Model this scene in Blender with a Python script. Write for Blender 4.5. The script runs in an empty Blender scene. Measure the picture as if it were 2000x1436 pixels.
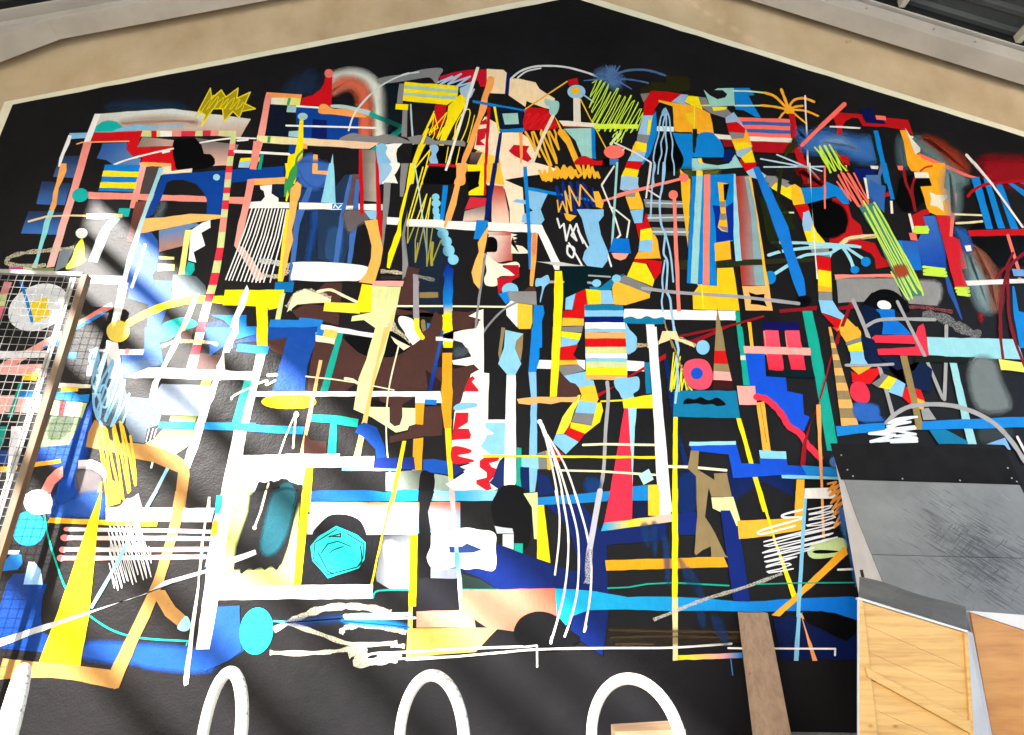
import bpy, bmesh, math, random
import numpy as np
from mathutils import Matrix, Vector
random.seed(7)
scene = bpy.context.scene
C = scene.collection

# ------------------------------------------------------------------ camera
FPX, CX, CY = 1250.0, 1000.0, 718.0          # focal length and centre in photo pixels (2000 x 1436)
EYE = Vector((0.0, -5.5, 0.71))
_u = np.array([60.0, 3068.0, -FPX]); _u /= np.linalg.norm(_u)
_f = np.array([0, 0, -1.0]); _f -= _f.dot(_u) * _u; _f /= np.linalg.norm(_f)
_r = np.cross(_f, _u)
_yaw = math.radians(-2.5)
_n = _f * math.cos(_yaw) + _r * math.sin(_yaw)
CAM = np.array([np.cross(_n, _u), _n, _u])   # camera axes -> world axes
cam_data = bpy.data.cameras.new('camera')
cam_data.sensor_width = 36.0
cam_data.sensor_fit = 'HORIZONTAL'
cam_data.lens = FPX / 2000.0 * 36.0
cam_data.clip_start = 0.05
cam_data.clip_end = 2000.0
cam = bpy.data.objects.new('camera', cam_data)
mw = Matrix([list(CAM[0]), list(CAM[1]), list(CAM[2])]).to_4x4()
mw.translation = EYE
cam.matrix_world = mw
C.objects.link(cam)
scene.camera = cam

# ------------------------------------------------------------------ light
SUN = Vector((0.65, 1.0, -0.53)).normalized()        # direction the sunlight travels
world = bpy.data.worlds.new('World')
scene.world = world
world.use_nodes = True
wn = world.node_tree
sky = wn.nodes.new('ShaderNodeTexSky')
sky.sky_type = 'NISHITA'
sky.sun_disc = False
sky.sun_elevation = math.asin(-SUN.z)
sky.sun_rotation = math.atan2(-SUN.x, -SUN.y)
bg = wn.nodes['Background']
bg.inputs['Strength'].default_value = 0.15
wn.links.new(sky.outputs[0], bg.inputs[0])
sl = bpy.data.lights.new('sun', 'SUN')
sl.energy = 4.8
sl.angle = math.radians(1.4)
sl.color = (1.0, 0.95, 0.88)
sun = bpy.data.objects.new('sun', sl)
sun.rotation_euler = SUN.to_track_quat('-Z', 'Y').to_euler()
sun.location = (-20, -30, 20)
C.objects.link(sun)
vs = scene.view_settings
vs.view_transform = 'Standard'
vs.look = 'None'
vs.gamma = 1.0
vs.exposure = 2.12
vs.use_curve_mapping = False
scene.cycles.use_denoising = True
scene.cycles.max_bounces = 8
scene.cycles.diffuse_bounces = 5
scene.cycles.transparent_max_bounces = 16

# ------------------------------------------------------------------ helpers
def ray(x, y):
    d = CAM @ np.array([x - CX, -(y - CY), -FPX])
    return Vector(d)
def at_Y(x, y, Y=0.0):                                # photo pixel -> point on the vertical plane Y
    d = ray(x, y); return EYE + d * ((Y - EYE.y) / d.y)
def srgb(h):
    v = [int(h[i:i + 2], 16) / 255 for i in (0, 2, 4)]
    return [c / 12.92 if c <= 0.04045 else ((c + 0.055) / 1.055) ** 2.4 for c in v]

def link(name, me, mat=None, parent=None):
    o = bpy.data.objects.new(name, me)
    C.objects.link(o)
    if mat is not None: me.materials.append(mat)
    if parent is not None: o.parent = parent
    return o
def empty(name, loc=(0, 0, 0)):
    o = bpy.data.objects.new(name, None); o.location = loc
    o.empty_display_size = 0.1
    C.objects.link(o); return o
def tag(o, label=None, cat=None, group=None, kind=None):
    if label: o['label'] = label
    if cat: o['category'] = cat
    if group: o['group'] = group
    if kind: o['kind'] = kind
    return o
def bm_obj(name, bm, mat, parent=None, smooth=False, bevel=0.0):
    if bevel > 0:
        bmesh.ops.bevel(bm, geom=list(bm.edges), offset=bevel, segments=2, affect='EDGES', profile=0.5)
    bmesh.ops.recalc_face_normals(bm, faces=list(bm.faces))
    me = bpy.data.meshes.new(name); bm.to_mesh(me); bm.free()
    if smooth:
        for p in me.polygons: p.use_smooth = True
    return link(name, me, mat, parent)
def prism(front, back):
    bm = bmesh.new()
    a = [bm.verts.new(p) for p in front]; b = [bm.verts.new(p) for p in back]
    bm.faces.new(a); bm.faces.new(b[::-1])
    n = len(a)
    for i in range(n):
        j = (i + 1) % n
        bm.faces.new([a[i], b[i], b[j], a[j]])
    return bm
def box_bm(x0, x1, y0, y1, z0, z1):
    return prism([(x0, y0, z0), (x1, y0, z0), (x1, y0, z1), (x0, y0, z1)],
                 [(x0, y1, z0), (x1, y1, z0), (x1, y1, z1), (x0, y1, z1)])
def rod_bm(a, b, r, n=8):
    a = Vector(a); b = Vector(b); d = (b - a).normalized()
    s = d.orthogonal().normalized(); t = d.cross(s)
    ring = lambda c: [c + (s * math.cos(2 * math.pi * k / n) + t * math.sin(2 * math.pi * k / n)) * r for k in range(n)]
    return prism(ring(a), ring(b))

# ------------------------------------------------------------------ materials
def new_mat(name):
    m = bpy.data.materials.new(name); m.use_nodes = True
    nt = m.node_tree
    return m, nt, nt.nodes['Principled BSDF']
def node(nt, kind, **kw):
    n = nt.nodes.new(kind)
    for k, v in kw.items():
        if k in n.inputs.keys(): n.inputs[k].default_value = v
        else: setattr(n, k, v)
    return n
def coords(nt, scale=(1, 1, 1), which='Object'):
    tc = nt.nodes.new('ShaderNodeTexCoord'); mp = nt.nodes.new('ShaderNodeMapping')
    mp.inputs['Scale'].default_value = scale
    nt.links.new(tc.outputs[which], mp.inputs[0]); return mp.outputs[0]
def noise(nt, co, scale, detail=6, rough=0.55):
    n = node(nt, 'ShaderNodeTexNoise'); n.inputs['Scale'].default_value = scale
    n.inputs['Detail'].default_value = detail; n.inputs['Roughness'].default_value = rough
    nt.links.new(co, n.inputs['Vector']); return n.outputs['Fac']
def ramp(nt, src, stops):
    r = node(nt, 'ShaderNodeValToRGB')
    el = r.color_ramp.elements
    while len(el) < len(stops): el.new(0.5)
    for e, (p, c) in zip(el, stops):
        e.position = p; e.color = (*c, 1) if len(c) == 3 else c
    nt.links.new(src, r.inputs[0]); return r.outputs[0]
def bump(nt, src, bsdf, strength=0.3, dist=0.01):
    b = node(nt, 'ShaderNodeBump'); b.inputs['Strength'].default_value = strength
    b.inputs['Distance'].default_value = dist
    nt.links.new(src, b.inputs['Height']); nt.links.new(b.outputs[0], bsdf.inputs['Normal'])
    return b
def stucco_height(nt, co):
    a = noise(nt, co, 60, 5, 0.6); b = noise(nt, co, 9, 4, 0.5)
    m = node(nt, 'ShaderNodeMath', operation='MULTIPLY_ADD')
    nt.links.new(b, m.inputs[0]); m.inputs[1].default_value = 1.6
    nt.links.new(a, m.inputs[2]); return m.outputs[0]

def stained(name, c1, c2, scale, rough=0.6, bstr=0.3, bscale=80, stretch=(1, 1, 1), metallic=0.0):
    m, nt, b = new_mat(name)
    co = coords(nt, stretch)
    f = noise(nt, co, scale, 8, 0.6)
    nt.links.new(ramp(nt, f, [(0.3, c1), (0.7, c2)]), b.inputs['Base Color'])
    b.inputs['Roughness'].default_value = rough; b.inputs['Metallic'].default_value = metallic
    bump(nt, noise(nt, co, bscale, 4), b, bstr, 0.004)
    return m
def wood(name, c1, c2, c3, grain=(1.2, 26, 26), rough=0.5, knots=True):
    m, nt, b = new_mat(name)
    co = coords(nt, grain)
    f = noise(nt, co, 1.0, 7, 0.6)
    col = ramp(nt, f, [(0.25, c1), (0.5, c2), (0.75, c3)])
    if knots:
        v = node(nt, 'ShaderNodeTexVoronoi'); v.inputs['Scale'].default_value = 1.0
        v.inputs['Randomness'].default_value = 1.0
        nt.links.new(coords(nt, (4.5, 9.0, 9.0)), v.inputs['Vector'])
        k = ramp(nt, v.outputs['Distance'], [(0.0, (0.22, 0.11, 0.04)), (0.05, (0.40, 0.25, 0.11)), (0.09, (0.85, 0.75, 0.6)), (0.13, (1, 1, 1))])
        mx = node(nt, 'ShaderNodeMix', data_type='RGBA', blend_type='MULTIPLY'); mx.inputs[0].default_value = 1.0
        nt.links.new(col, mx.inputs[6]); nt.links.new(k, mx.inputs[7]); col = mx.outputs[2]
    nt.links.new(col, b.inputs['Base Color']); b.inputs['Roughness'].default_value = rough
    bump(nt, f, b, 0.15, 0.002)
    return m

MAT = {}
# mural paints: each shape's colour is stored on its mesh, some with sunlight in the tone
def paint(name, alpha=None, rough=0.33):
    m, nt, b = new_mat(name)
    at = node(nt, 'ShaderNodeAttribute'); at.attribute_name = 'Col'
    co = coords(nt)
    f = noise(nt, co, 7, 8, 0.65)
    v = ramp(nt, f, [(0.25, (0.86, 0.86, 0.86)), (0.75, (1.06, 1.06, 1.06))])
    mx = node(nt, 'ShaderNodeMix', data_type='RGBA', blend_type='MULTIPLY'); mx.inputs[0].default_value = 1.0
    nt.links.new(at.outputs['Color'], mx.inputs[6]); nt.links.new(v, mx.inputs[7])
    br = noise(nt, coords(nt, (38, 1, 5)), 1.0, 5, 0.6)                    # brush and roller marks
    bv = ramp(nt, br, [(0.3, (0.93, 0.93, 0.93)), (0.6, (1.0, 1.0, 1.0))])
    pt = noise(nt, co, 150, 2, 0.5)                                        # pits in the render that the paint missed
    pv = ramp(nt, pt, [(0.27, (0.55, 0.55, 0.55)), (0.34, (1, 1, 1))])
    m2 = node(nt, 'ShaderNodeMix', data_type='RGBA', blend_type='MULTIPLY'); m2.inputs[0].default_value = 1.0
    nt.links.new(bv, m2.inputs[6]); nt.links.new(pv, m2.inputs[7])
    m3 = node(nt, 'ShaderNodeMix', data_type='RGBA', blend_type='MULTIPLY'); m3.inputs[0].default_value = 1.0
    nt.links.new(mx.outputs[2], m3.inputs[6]); nt.links.new(m2.outputs[2], m3.inputs[7])
    nt.links.new(m3.outputs[2], b.inputs['Base Color'])
    b.inputs['Roughness'].default_value = rough
    b.inputs['Specular IOR Level'].default_value = 0.06
    bump(nt, stucco_height(nt, co), b, 0.22, 0.008)
    if alpha:
        if alpha == 'spray':
            g = noise(nt, co, 240, 3, 0.7); lo, hi, k = 0.25, 0.75, 0.7
        else:
            g = noise(nt, coords(nt, (1, 1, 1.6)), 95, 5, 0.75); lo, hi, k = 0.44, 0.56, 2.0
        gm = node(nt, 'ShaderNodeMapRange'); gm.inputs[1].default_value = lo; gm.inputs[2].default_value = hi
        nt.links.new(g, gm.inputs[0])
        # alpha = clamp(attribute alpha + k * a * (grain - 0.5))
        s = node(nt, 'ShaderNodeMath', operation='SUBTRACT'); nt.links.new(gm.outputs[0], s.inputs[0]); s.inputs[1].default_value = 0.5 if alpha == 'spray' else 0.62
        e = node(nt, 'ShaderNodeMath', operation='MULTIPLY'); nt.links.new(at.outputs['Alpha'], e.inputs[0])
        one = node(nt, 'ShaderNodeMath', operation='SUBTRACT'); one.inputs[0].default_value = 1.12; nt.links.new(at.outputs['Alpha'], one.inputs[1])
        e2 = node(nt, 'ShaderNodeMath', operation='MULTIPLY'); nt.links.new(e.outputs[0], e2.inputs[0])
        if alpha == 'spray':
            nt.links.new(at.outputs['Alpha'], e.inputs[1]); nt.links.new(at.outputs['Alpha'], e.inputs[0])
            e.operation = 'MULTIPLY'; e.inputs[1].default_value = 1.0
            nt.links.new(one.outputs[0], e2.inputs[1])
        else:
            e2.inputs[1].default_value = 1.0
        w = node(nt, 'ShaderNodeMath', operation='MULTIPLY'); nt.links.new(s.outputs[0], w.inputs[0]); w.inputs[1].default_value = k
        w2 = node(nt, 'ShaderNodeMath', operation='MULTIPLY'); nt.links.new(w.outputs[0], w2.inputs[0]); nt.links.new(e2.outputs[0], w2.inputs[1])
        ad = node(nt, 'ShaderNodeMath', operation='ADD', use_clamp=True); nt.links.new(w2.outputs[0], ad.inputs[0]); nt.links.new(at.outputs['Alpha'], ad.inputs[1])
        nt.links.new(ad.outputs[0], b.inputs['Alpha'])
    return m
MAT['paint'] = paint('mural_paint')
MAT['spray'] = paint('spray_paint', 'spray', 0.32)
MAT['chalk'] = paint('dry_brush_paint', 'chalk', 0.6)

def wall_black():
    m, nt, b = new_mat('black_wall_paint')
    co = coords(nt)
    f = noise(nt, co, 1.3, 6, 0.6)
    base = ramp(nt, f, [(0.3, (0.0066, 0.0064, 0.0078)), (0.7, (0.0105, 0.0100, 0.0120))])
    # scuffs low on the wall
    sc = noise(nt, coords(nt, (1, 1, 1.3)), 26, 9, 0.75)
    k = ramp(nt, sc, [(0.67, (0, 0, 0)), (0.74, (1, 1, 1))])
    mx = node(nt, 'ShaderNodeMix', data_type='RGBA'); nt.links.new(k, mx.inputs[0])
    nt.links.new(base, mx.inputs[6]); mx.inputs[7].default_value = (0.10, 0.10, 0.11, 1)
    nt.links.new(mx.outputs[2], b.inputs['Base Color'])
    b.inputs['Roughness'].default_value = 0.36
    b.inputs['Specular IOR Level'].default_value = 0.075
    bump(nt, stucco_height(nt, co), b, 0.24, 0.008)
    return m
MAT['black'] = wall_black()
MAT['plaster'] = stained('beige_plaster', (0.50, 0.37, 0.23), (0.66, 0.52, 0.34), 1.1, 0.85, 0.5, 60)
def plaster_stains():
    nt = MAT['plaster'].node_tree; b = nt.nodes['Principled BSDF']; src = b.inputs['Base Color'].links[0].from_socket
    st = noise(nt, coords(nt, (1.0, 1, .6)), 1.3, 6, 0.6)
    sp = noise(nt, coords(nt), 5.5, 3, 0.5)
    a = ramp(nt, st, [(0.32, (0.84, 0.79, 0.72)), (0.56, (1, 1, 1))]); c = ramp(nt, sp, [(0.20, (0.6, 0.52, 0.42)), (0.28, (1, 1, 1))])
    for q in (a, c):
        m = node(nt, 'ShaderNodeMix', data_type='RGBA', blend_type='MULTIPLY'); m.inputs[0].default_value = 1.0
        nt.links.new(src, m.inputs[6]); nt.links.new(q, m.inputs[7]); src = m.outputs[2]
    nt.links.new(src, b.inputs['Base Color'])
plaster_stains()
MAT['border'] = stained('cream_border_paint', (0.74, 0.70, 0.52), (0.84, 0.81, 0.66), 5, 0.6, 0.3, 60)
MAT['steel_paint'] = stained('grey_painted_steel', (0.48, 0.44, 0.40), (0.62, 0.57, 0.52), 2.0, 0.5, 0.12, 40)
MAT['purlin'] = stained('cream_painted_timber', (0.50, 0.46, 0.36), (0.62, 0.58, 0.47), 3.0, 0.6, 0.1, 40)
MAT['sheet'] = stained('dark_roof_sheet', (0.035, 0.04, 0.04), (0.07, 0.075, 0.075), 1.6, 0.55, 0.1, 30)
MAT['floor'] = stained('concrete_floor', (0.34, 0.34, 0.31), (0.46, 0.46, 0.42), 0.7, 0.85, 0.4, 40)
MAT['galv'] = stained('galvanised_wire', (0.17, 0.17, 0.165), (0.30, 0.30, 0.29), 6, 0.45, 0.1, 60)
MAT['frame_wood'] = wood('weathered_frame_wood', (0.055, 0.03, 0.014), (0.11, 0.062, 0.028), (0.16, 0.095, 0.045), (20, 20, 1.5), 0.6, False)
MAT['plank'] = wood('grey_brown_plank', (0.19, 0.125, 0.085), (0.29, 0.195, 0.135), (0.36, 0.25, 0.17), (26, 26, 1.6), 0.65, True)
MAT['timber'] = wood('brown_timber', (0.20, 0.12, 0.07), (0.30, 0.19, 0.11), (0.40, 0.26, 0.15), (1.6, 26, 26), 0.65, False)
MAT['pine'] = wood('pine_board', (0.36, 0.19, 0.055), (0.53, 0.32, 0.11), (0.60, 0.385, 0.15), (2.2, 30, 30), 0.45, True)
MAT['brown_ply'] = wood('varnished_plywood', (0.27, 0.10, 0.022), (0.43, 0.19, 0.05), (0.52, 0.26, 0.08), (2.0, 9, 14), 0.35, False)
MAT['ply_side'] = stained('pale_grey_plywood', (0.48, 0.48, 0.52), (0.60, 0.60, 0.64), 4, 0.6, 0.15, 40)
MAT['blackboard'] = stained('black_skate_ply', (0.004, 0.0036, 0.0042), (0.010, 0.009, 0.010), 5, 0.7, 0.15, 90)
MAT['blackboard'].node_tree.nodes['Principled BSDF'].inputs['Specular IOR Level'].default_value = 0.12
MAT['sheetmetal'] = stained('bent_steel_sheet', (0.20, 0.20, 0.205), (0.33, 0.32, 0.30), 3.0, 0.4, 0.08, 20, (1, 3, 3), 0.0)
def ramp_mat():
    m, nt, b = new_mat('scuffed_grey_ramp_sheet')
    co = coords(nt)
    f = noise(nt, co, 2.2, 8, 0.65)
    base = ramp(nt, f, [(0.3, (0.13, 0.133, 0.138)), (0.7, (0.21, 0.215, 0.22))])
    # dark wheel scratches, denser towards the middle of the ramp
    tc = nt.nodes.new('ShaderNodeTexCoord')
    def streaks(ang, sc):
        ra = nt.nodes.new('ShaderNodeMapping'); ra.inputs['Rotation'].default_value = (0, math.radians(ang), 0)
        rb = nt.nodes.new('ShaderNodeMapping'); rb.inputs['Scale'].default_value = sc
        nt.links.new(tc.outputs['Object'], ra.inputs[0]); nt.links.new(ra.outputs[0], rb.inputs[0]); return rb.outputs[0]
    s1 = noise(nt, streaks(-40, (3.5, 3.5, 60)), 1.6, 8, 0.7)
    vd = node(nt, 'ShaderNodeVectorMath', operation='DISTANCE'); nt.links.new(tc.outputs['Object'], vd.inputs[0]); vd.inputs[1].default_value = (3.8, -.62, 1.3)
    mr = node(nt, 'ShaderNodeMapRange'); mr.inputs[1].default_value = 0.0; mr.inputs[2].default_value = 0.95; mr.inputs[3].default_value = 0.74; mr.inputs[4].default_value = 0.22
    nt.links.new(vd.outputs['Value'], mr.inputs[0]); big = mr.outputs[0]
    ad = node(nt, 'ShaderNodeMath', operation='MULTIPLY_ADD'); nt.links.new(big, ad.inputs[0]); ad.inputs[1].default_value = 0.55; nt.links.new(s1, ad.inputs[2])
    s3 = noise(nt, streaks(35, (5, 5, 55)), 1.6, 7, 0.7)
    mxs = node(nt, 'ShaderNodeMath', operation='MAXIMUM'); nt.links.new(s1, mxs.inputs[0])
    s3m = node(nt, 'ShaderNodeMath', operation='SUBTRACT'); nt.links.new(s3, s3m.inputs[0]); s3m.inputs[1].default_value = 0.07
    nt.links.new(s3m.outputs[0], mxs.inputs[1]); nt.links.new(mxs.outputs[0], ad.inputs[2])
    k = ramp(nt, ad.outputs[0], [(0.80, (0, 0, 0)), (0.93, (1, 1, 1))])
    mx = node(nt, 'ShaderNodeMix', data_type='RGBA'); nt.links.new(k, mx.inputs[0])
    nt.links.new(base, mx.inputs[6]); mx.inputs[7].default_value = (0.045, 0.043, 0.043, 1)
    s2 = noise(nt, streaks(-52, (2.2, 2.2, 85)), 1.3, 6, 0.65)
    k2 = ramp(nt, s2, [(0.70, (0, 0, 0)), (0.74, (1, 1, 1))])
    mx2 = node(nt, 'ShaderNodeMix', data_type='RGBA'); nt.links.new(k2, mx2.inputs[0])
    nt.links.new(mx.outputs[2], mx2.inputs[6]); mx2.inputs[7].default_value = (0.42, 0.43, 0.45, 1)
    nt.links.new(mx2.outputs[2], b.inputs['Base Color'])
    b.inputs['Roughness'].default_value = 0.45
    return m
MAT['ramp'] = ramp_mat()
def hoop_mat():
    m, nt, b = new_mat('chipped_white_paint')
    co = coords(nt)
    f = noise(nt, co, 34, 10, 0.72)
    g = nt.nodes.new('ShaderNodeNewGeometry')
    sx = nt.nodes.new('ShaderNodeSeparateXYZ'); nt.links.new(g.outputs['Normal'], sx.inputs[0])
    a = node(nt, 'ShaderNodeMath', operation='MULTIPLY_ADD'); nt.links.new(sx.outputs['Z'], a.inputs[0]); a.inputs[1].default_value = 0.09; nt.links.new(f, a.inputs[2])
    k = ramp(nt, a.outputs[0], [(0.60, (0.74, 0.72, 0.66)), (0.62, (0.26, 0.27, 0.27))])
    nt.links.new(k, b.inputs['Base Color']); b.inputs['Roughness'].default_value = 0.4
    bump(nt, f, b, 0.15, 0.003)
    return m
MAT['hoop'] = hoop_mat()
MAT['screw'] = stained('zinc_screw', (0.5, 0.5, 0.5), (0.6, 0.6, 0.6), 5, 0.35, 0.0, 10, metallic=0.8)
MAT['dark'] = stained('dark_slot_shade', (0.01, 0.01, 0.012), (0.02, 0.02, 0.02), 5, 0.8, 0.1, 30)

# ------------------------------------------------------------------ ground
GZ = -0.10
bm = bmesh.new()
bm.faces.new([bm.verts.new(p) for p in ((-300, -300, GZ), (300, -300, GZ), (300, 300, GZ), (-300, 300, GZ))])
ground = bm_obj('ground', bm, MAT['floor']); tag(ground, 'pale concrete ground in front of the mural wall', None, None, 'structure')

# ------------------------------------------------------------------ gable wall
APX, SL = 0.85, 0.367                                  # ridge position and roof slope
def under(x): return 8.68 - SL * abs(x - APX)           # height of the rafters' underside
wall = empty('gable_wall', (0.85, 0, 0))
inv = Matrix.Translation((-0.85, 0, 0))
tag(wall, 'gable end wall covered by an abstract colourful mural on black', 'wall')
WL, WR = -5.95, 7.65
out = [(WL, GZ), (WR, GZ), (WR, under(WR) + .4), (APX, under(APX) + .4), (WL, under(WL) + .4)]
o = bm_obj('plaster', prism([(x, 0, z) for x, z in out], [(x, .3, z) for x, z in out]), MAT['plaster'], wall)
o.matrix_parent_inverse = inv
def jitter_line(a, b, step=0.22, amp=0.006):
    n = max(2, int(math.hypot(b[0] - a[0], b[1] - a[1]) / step)); r = []
    for i in range(n):
        t = i / n
        j = random.uniform(-amp, amp) if i else 0
        r.append((a[0] + (b[0] - a[0]) * t, a[1] + (b[1] - a[1]) * t + j))
    return r
ML, MR, MZ, MA = -5.11, 6.9, 5.752, 7.862
MX = 0.89
blk = [(ML, GZ), (MR, GZ)] + jitter_line((MR, 5.745), (MX, MA)) + jitter_line((MX, MA), (ML, MZ)) + [(ML, MZ)]
bm = bmesh.new(); bm.faces.new([bm.verts.new((x, -0.003, z)) for x, z in blk])
mural = bm_obj('mural_field', bm, MAT['black'], wall); mural.matrix_parent_inverse = inv
for p in mural.data.polygons:
    if p.normal.y > 0: mural.data.flip_normals()
mural['label'] = 'matt black painted ground of the mural'
BW = 0.105
def strip(name, pts_in, pts_out, mat, parent):
    bm = bmesh.new()
    a = [bm.verts.new((x, -0.0015, z)) for x, z in pts_in]; b = [bm.verts.new((x, -0.0015, z)) for x, z in pts_out]
    for i in range(len(a) - 1): bm.faces.new([a[i], a[i + 1], b[i + 1], b[i]])
    o = bm_obj(name, bm, mat, parent); o.matrix_parent_inverse = inv; return o
ci = [(ML + .01, 0.3), (ML + .01, MZ - .01), (MX, MA - .01), (MR - .01, 5.735), (MR - .01, .3)]
cl = [(ML - BW * .9, 0.3), (ML - BW * .9, MZ + .035), (MX, MA + BW), (MR + BW, 5.79), (MR + BW, .3)]
strip('border_line', ci, cl, MAT['border'], wall)
# ------------------------------------------------------------------ the mural: every painted shape is a sub-part of the wall
K = 3.988
PAL = dict(BK='08080B', WH='F4F4F6', CR='F0E3C8', YE='FDE516', YP='F6EE8C', AM='F8B92E', OR='FBB062', SA='F4938A', PK='F4B3AE',
           CO='FB6F62', RD='D01420', RC='DC3048', DR='9D1420', NV='0C1F66', BL='0D419C', BB='0C6FD6', BC='0F80D8', LB='84BFEE',
           AQ='9AD3D2', TE='14A595', TQ='18B4B4', PG='D0DA98', GY='85858A', BR='4B302D', KH='8D7850', PE='F2D2A8', SL='59666F',
           DB='101C36')
def hexof(c): return PAL.get(c, c)
def hue_word(rgb):
    r, g, b = rgb; mx, mn = max(rgb), min(rgb)
    if mx < 0.03: return 'black'
    if mx - mn < 0.16 * mx: return 'white' if mx > 0.55 else 'grey'
    h = 60 * (((g - b) / (mx - mn)) % 6 if mx == r else (b - r) / (mx - mn) + 2 if mx == g else (r - g) / (mx - mn) + 4)
    if h < 12 or h > 335: return 'red' if mn < 0.12 else 'pink'
    if h < 38: return 'brown' if mx < 0.32 else 'orange' if mn < 0.35 else 'cream'
    if h < 66: return 'yellow' if mn < 0.45 else 'cream'
    if h < 150: return 'green'
    if h < 192: return 'teal' if mx < 0.55 else 'pale_blue'
    if h < 262: return 'navy' if mx < 0.16 else 'blue' if mn < 0.2 else 'pale_blue'
    return 'purple'
def catmull(pts, closed, sub=6):
    n = len(pts); res = []
    rng = range(n) if closed else range(n - 1)
    g = (lambda i: pts[i % n]) if closed else (lambda i: pts[min(max(i, 0), n - 1)])
    for i in rng:
        p0, p1, p2, p3 = map(np.array, (g(i - 1), g(i), g(i + 1), g(i + 2)))
        for s in range(sub):
            t = s / sub
            res.append(0.5 * ((2 * p1) + (p2 - p0) * t + (2 * p0 - 5 * p1 + 4 * p2 - p3) * t * t + (3 * p1 - p0 - 3 * p2 + p3) * t ** 3))
    if not closed: res.append(np.array(pts[-1], float))
    return [tuple(p) for p in res]
CELL = 4.0
HGT = np.zeros((400, 560))                              # paint build-up so far, metres, on a grid over the wall
GX0, GY0 = -120.0, -40.0
def mask_of(poly):
    p = np.array(poly); x0, y0 = p.min(0) - 5; x1, y1 = p.max(0) + 5
    i0, i1 = int((x0 - GX0) / CELL), int((x1 - GX0) / CELL) + 1
    j0, j1 = int((y0 - GY0) / CELL), int((y1 - GY0) / CELL) + 1
    i0, j0 = max(i0, 0), max(j0, 0); i1, j1 = min(i1, HGT.shape[1]), min(j1, HGT.shape[0])
    xs = GX0 + (np.arange(i0, i1) + .5) * CELL; ys = GY0 + (np.arange(j0, j1) + .5) * CELL
    if len(xs) == 0 or len(ys) == 0: return None
    X, Y = np.meshgrid(xs, ys); ins = np.zeros(X.shape, bool)
    q = np.roll(p, -1, 0)
    for (ax, ay), (bx, by) in zip(p, q):
        if ay != by:
            c = ((ay > Y) != (by > Y)) & (X < (bx - ax) * (Y - ay) / (by - ay) + ax); ins ^= c
        L = math.hypot(bx - ax, by - ay); k = max(1, int(L / 2))       # mark the outline too
        ii = ((ax + (bx - ax) * np.arange(k + 1) / k - GX0) / CELL).astype(int) - i0
        jj = ((ay + (by - ay) * np.arange(k + 1) / k - GY0) / CELL).astype(int) - j0
        ok = (ii >= 0) & (ii < X.shape[1]) & (jj >= 0) & (jj < X.shape[0]); ins[jj[ok], ii[ok]] = True
    return (slice(j0, j1), slice(i0, i1)), ins
def lay(polys, thick=0.0):
    ms = [m for m in (mask_of(p) for p in polys) if m is not None]
    base = 0.0
    for sl_, ins in ms:
        if ins.any(): base = max(base, HGT[sl_][ins].max())
    base += 0.00008
    for sl_, ins in ms:
        a = HGT[sl_]; a[ins] = base + thick
    return base
def onwall(x, y, h):
    p = at_Y(x, y, 0.0); return (p.x, -0.004 - h, p.z)
ALB = 0.92
def lin(c): return [v * ALB for v in srgb(hexof(c))]
COUNT = {}
def put(name, verts, faces, cols, mat):
    me = bpy.data.meshes.new(name); me.from_pydata(verts, [], faces); me.update()
    at = me.color_attributes.new('Col', 'FLOAT_COLOR', 'POINT')
    at.data.foreach_set('color', np.array(cols, 'f').ravel())
    o = link(name, me, mat, mural)
    return o
def area(poly):
    p = np.array(poly); q = np.roll(p, -1, 0); return 0.5 * np.sum(p[:, 0] * q[:, 1] - q[:, 0] * p[:, 1])
def orient(poly): return poly if area(poly) < 0 else poly[::-1]      # faces towards the viewer
def wobble(poly, amp=0.35):
    """hand-painted edges: split long sides and let them wander a little"""
    r = []; n = len(poly)
    for i in range(n):
        a, b = poly[i], poly[(i + 1) % n]; L = math.hypot(b[0] - a[0], b[1] - a[1]); k = max(1, int(L / 16))
        nx, ny = (-(b[1] - a[1]) / L, (b[0] - a[0]) / L) if L else (0, 0)
        for s in range(k):
            t = s / k; j = random.gauss(0, amp) if s else 0
            r.append((a[0] + (b[0] - a[0]) * t + nx * j, a[1] + (b[1] - a[1]) * t + ny * j))
    return r
def capsule(a, b, w):
    ang = math.atan2(b[1] - a[1], b[0] - a[0]); r = w / 2; pts = []
    for c, s0 in ((b, -1), (a, 1)):
        for k in range(6):
            t = ang + s0 * math.pi / 2 + k * math.pi / 5
            pts.append((c[0] + r * math.cos(t), c[1] + r * math.sin(t)))
    return pts
def shape_word(poly):
    p = np.array(poly); d = p - p.mean(0); s = np.linalg.svd(d, compute_uv=False)
    return 'stripe' if s[0] > 3.2 * s[1] else 'patch'
def colspec(t):
    a = 1.0; ang = 0.0; c2 = None
    if '%' in t: t, q = t.split('%'); a = float(q) / 100
    if '>' in t:
        t, r = t.split('>'); c2, ang = r.split('@'); ang = float(ang)
    return t, c2, math.radians(ang), a
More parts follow.
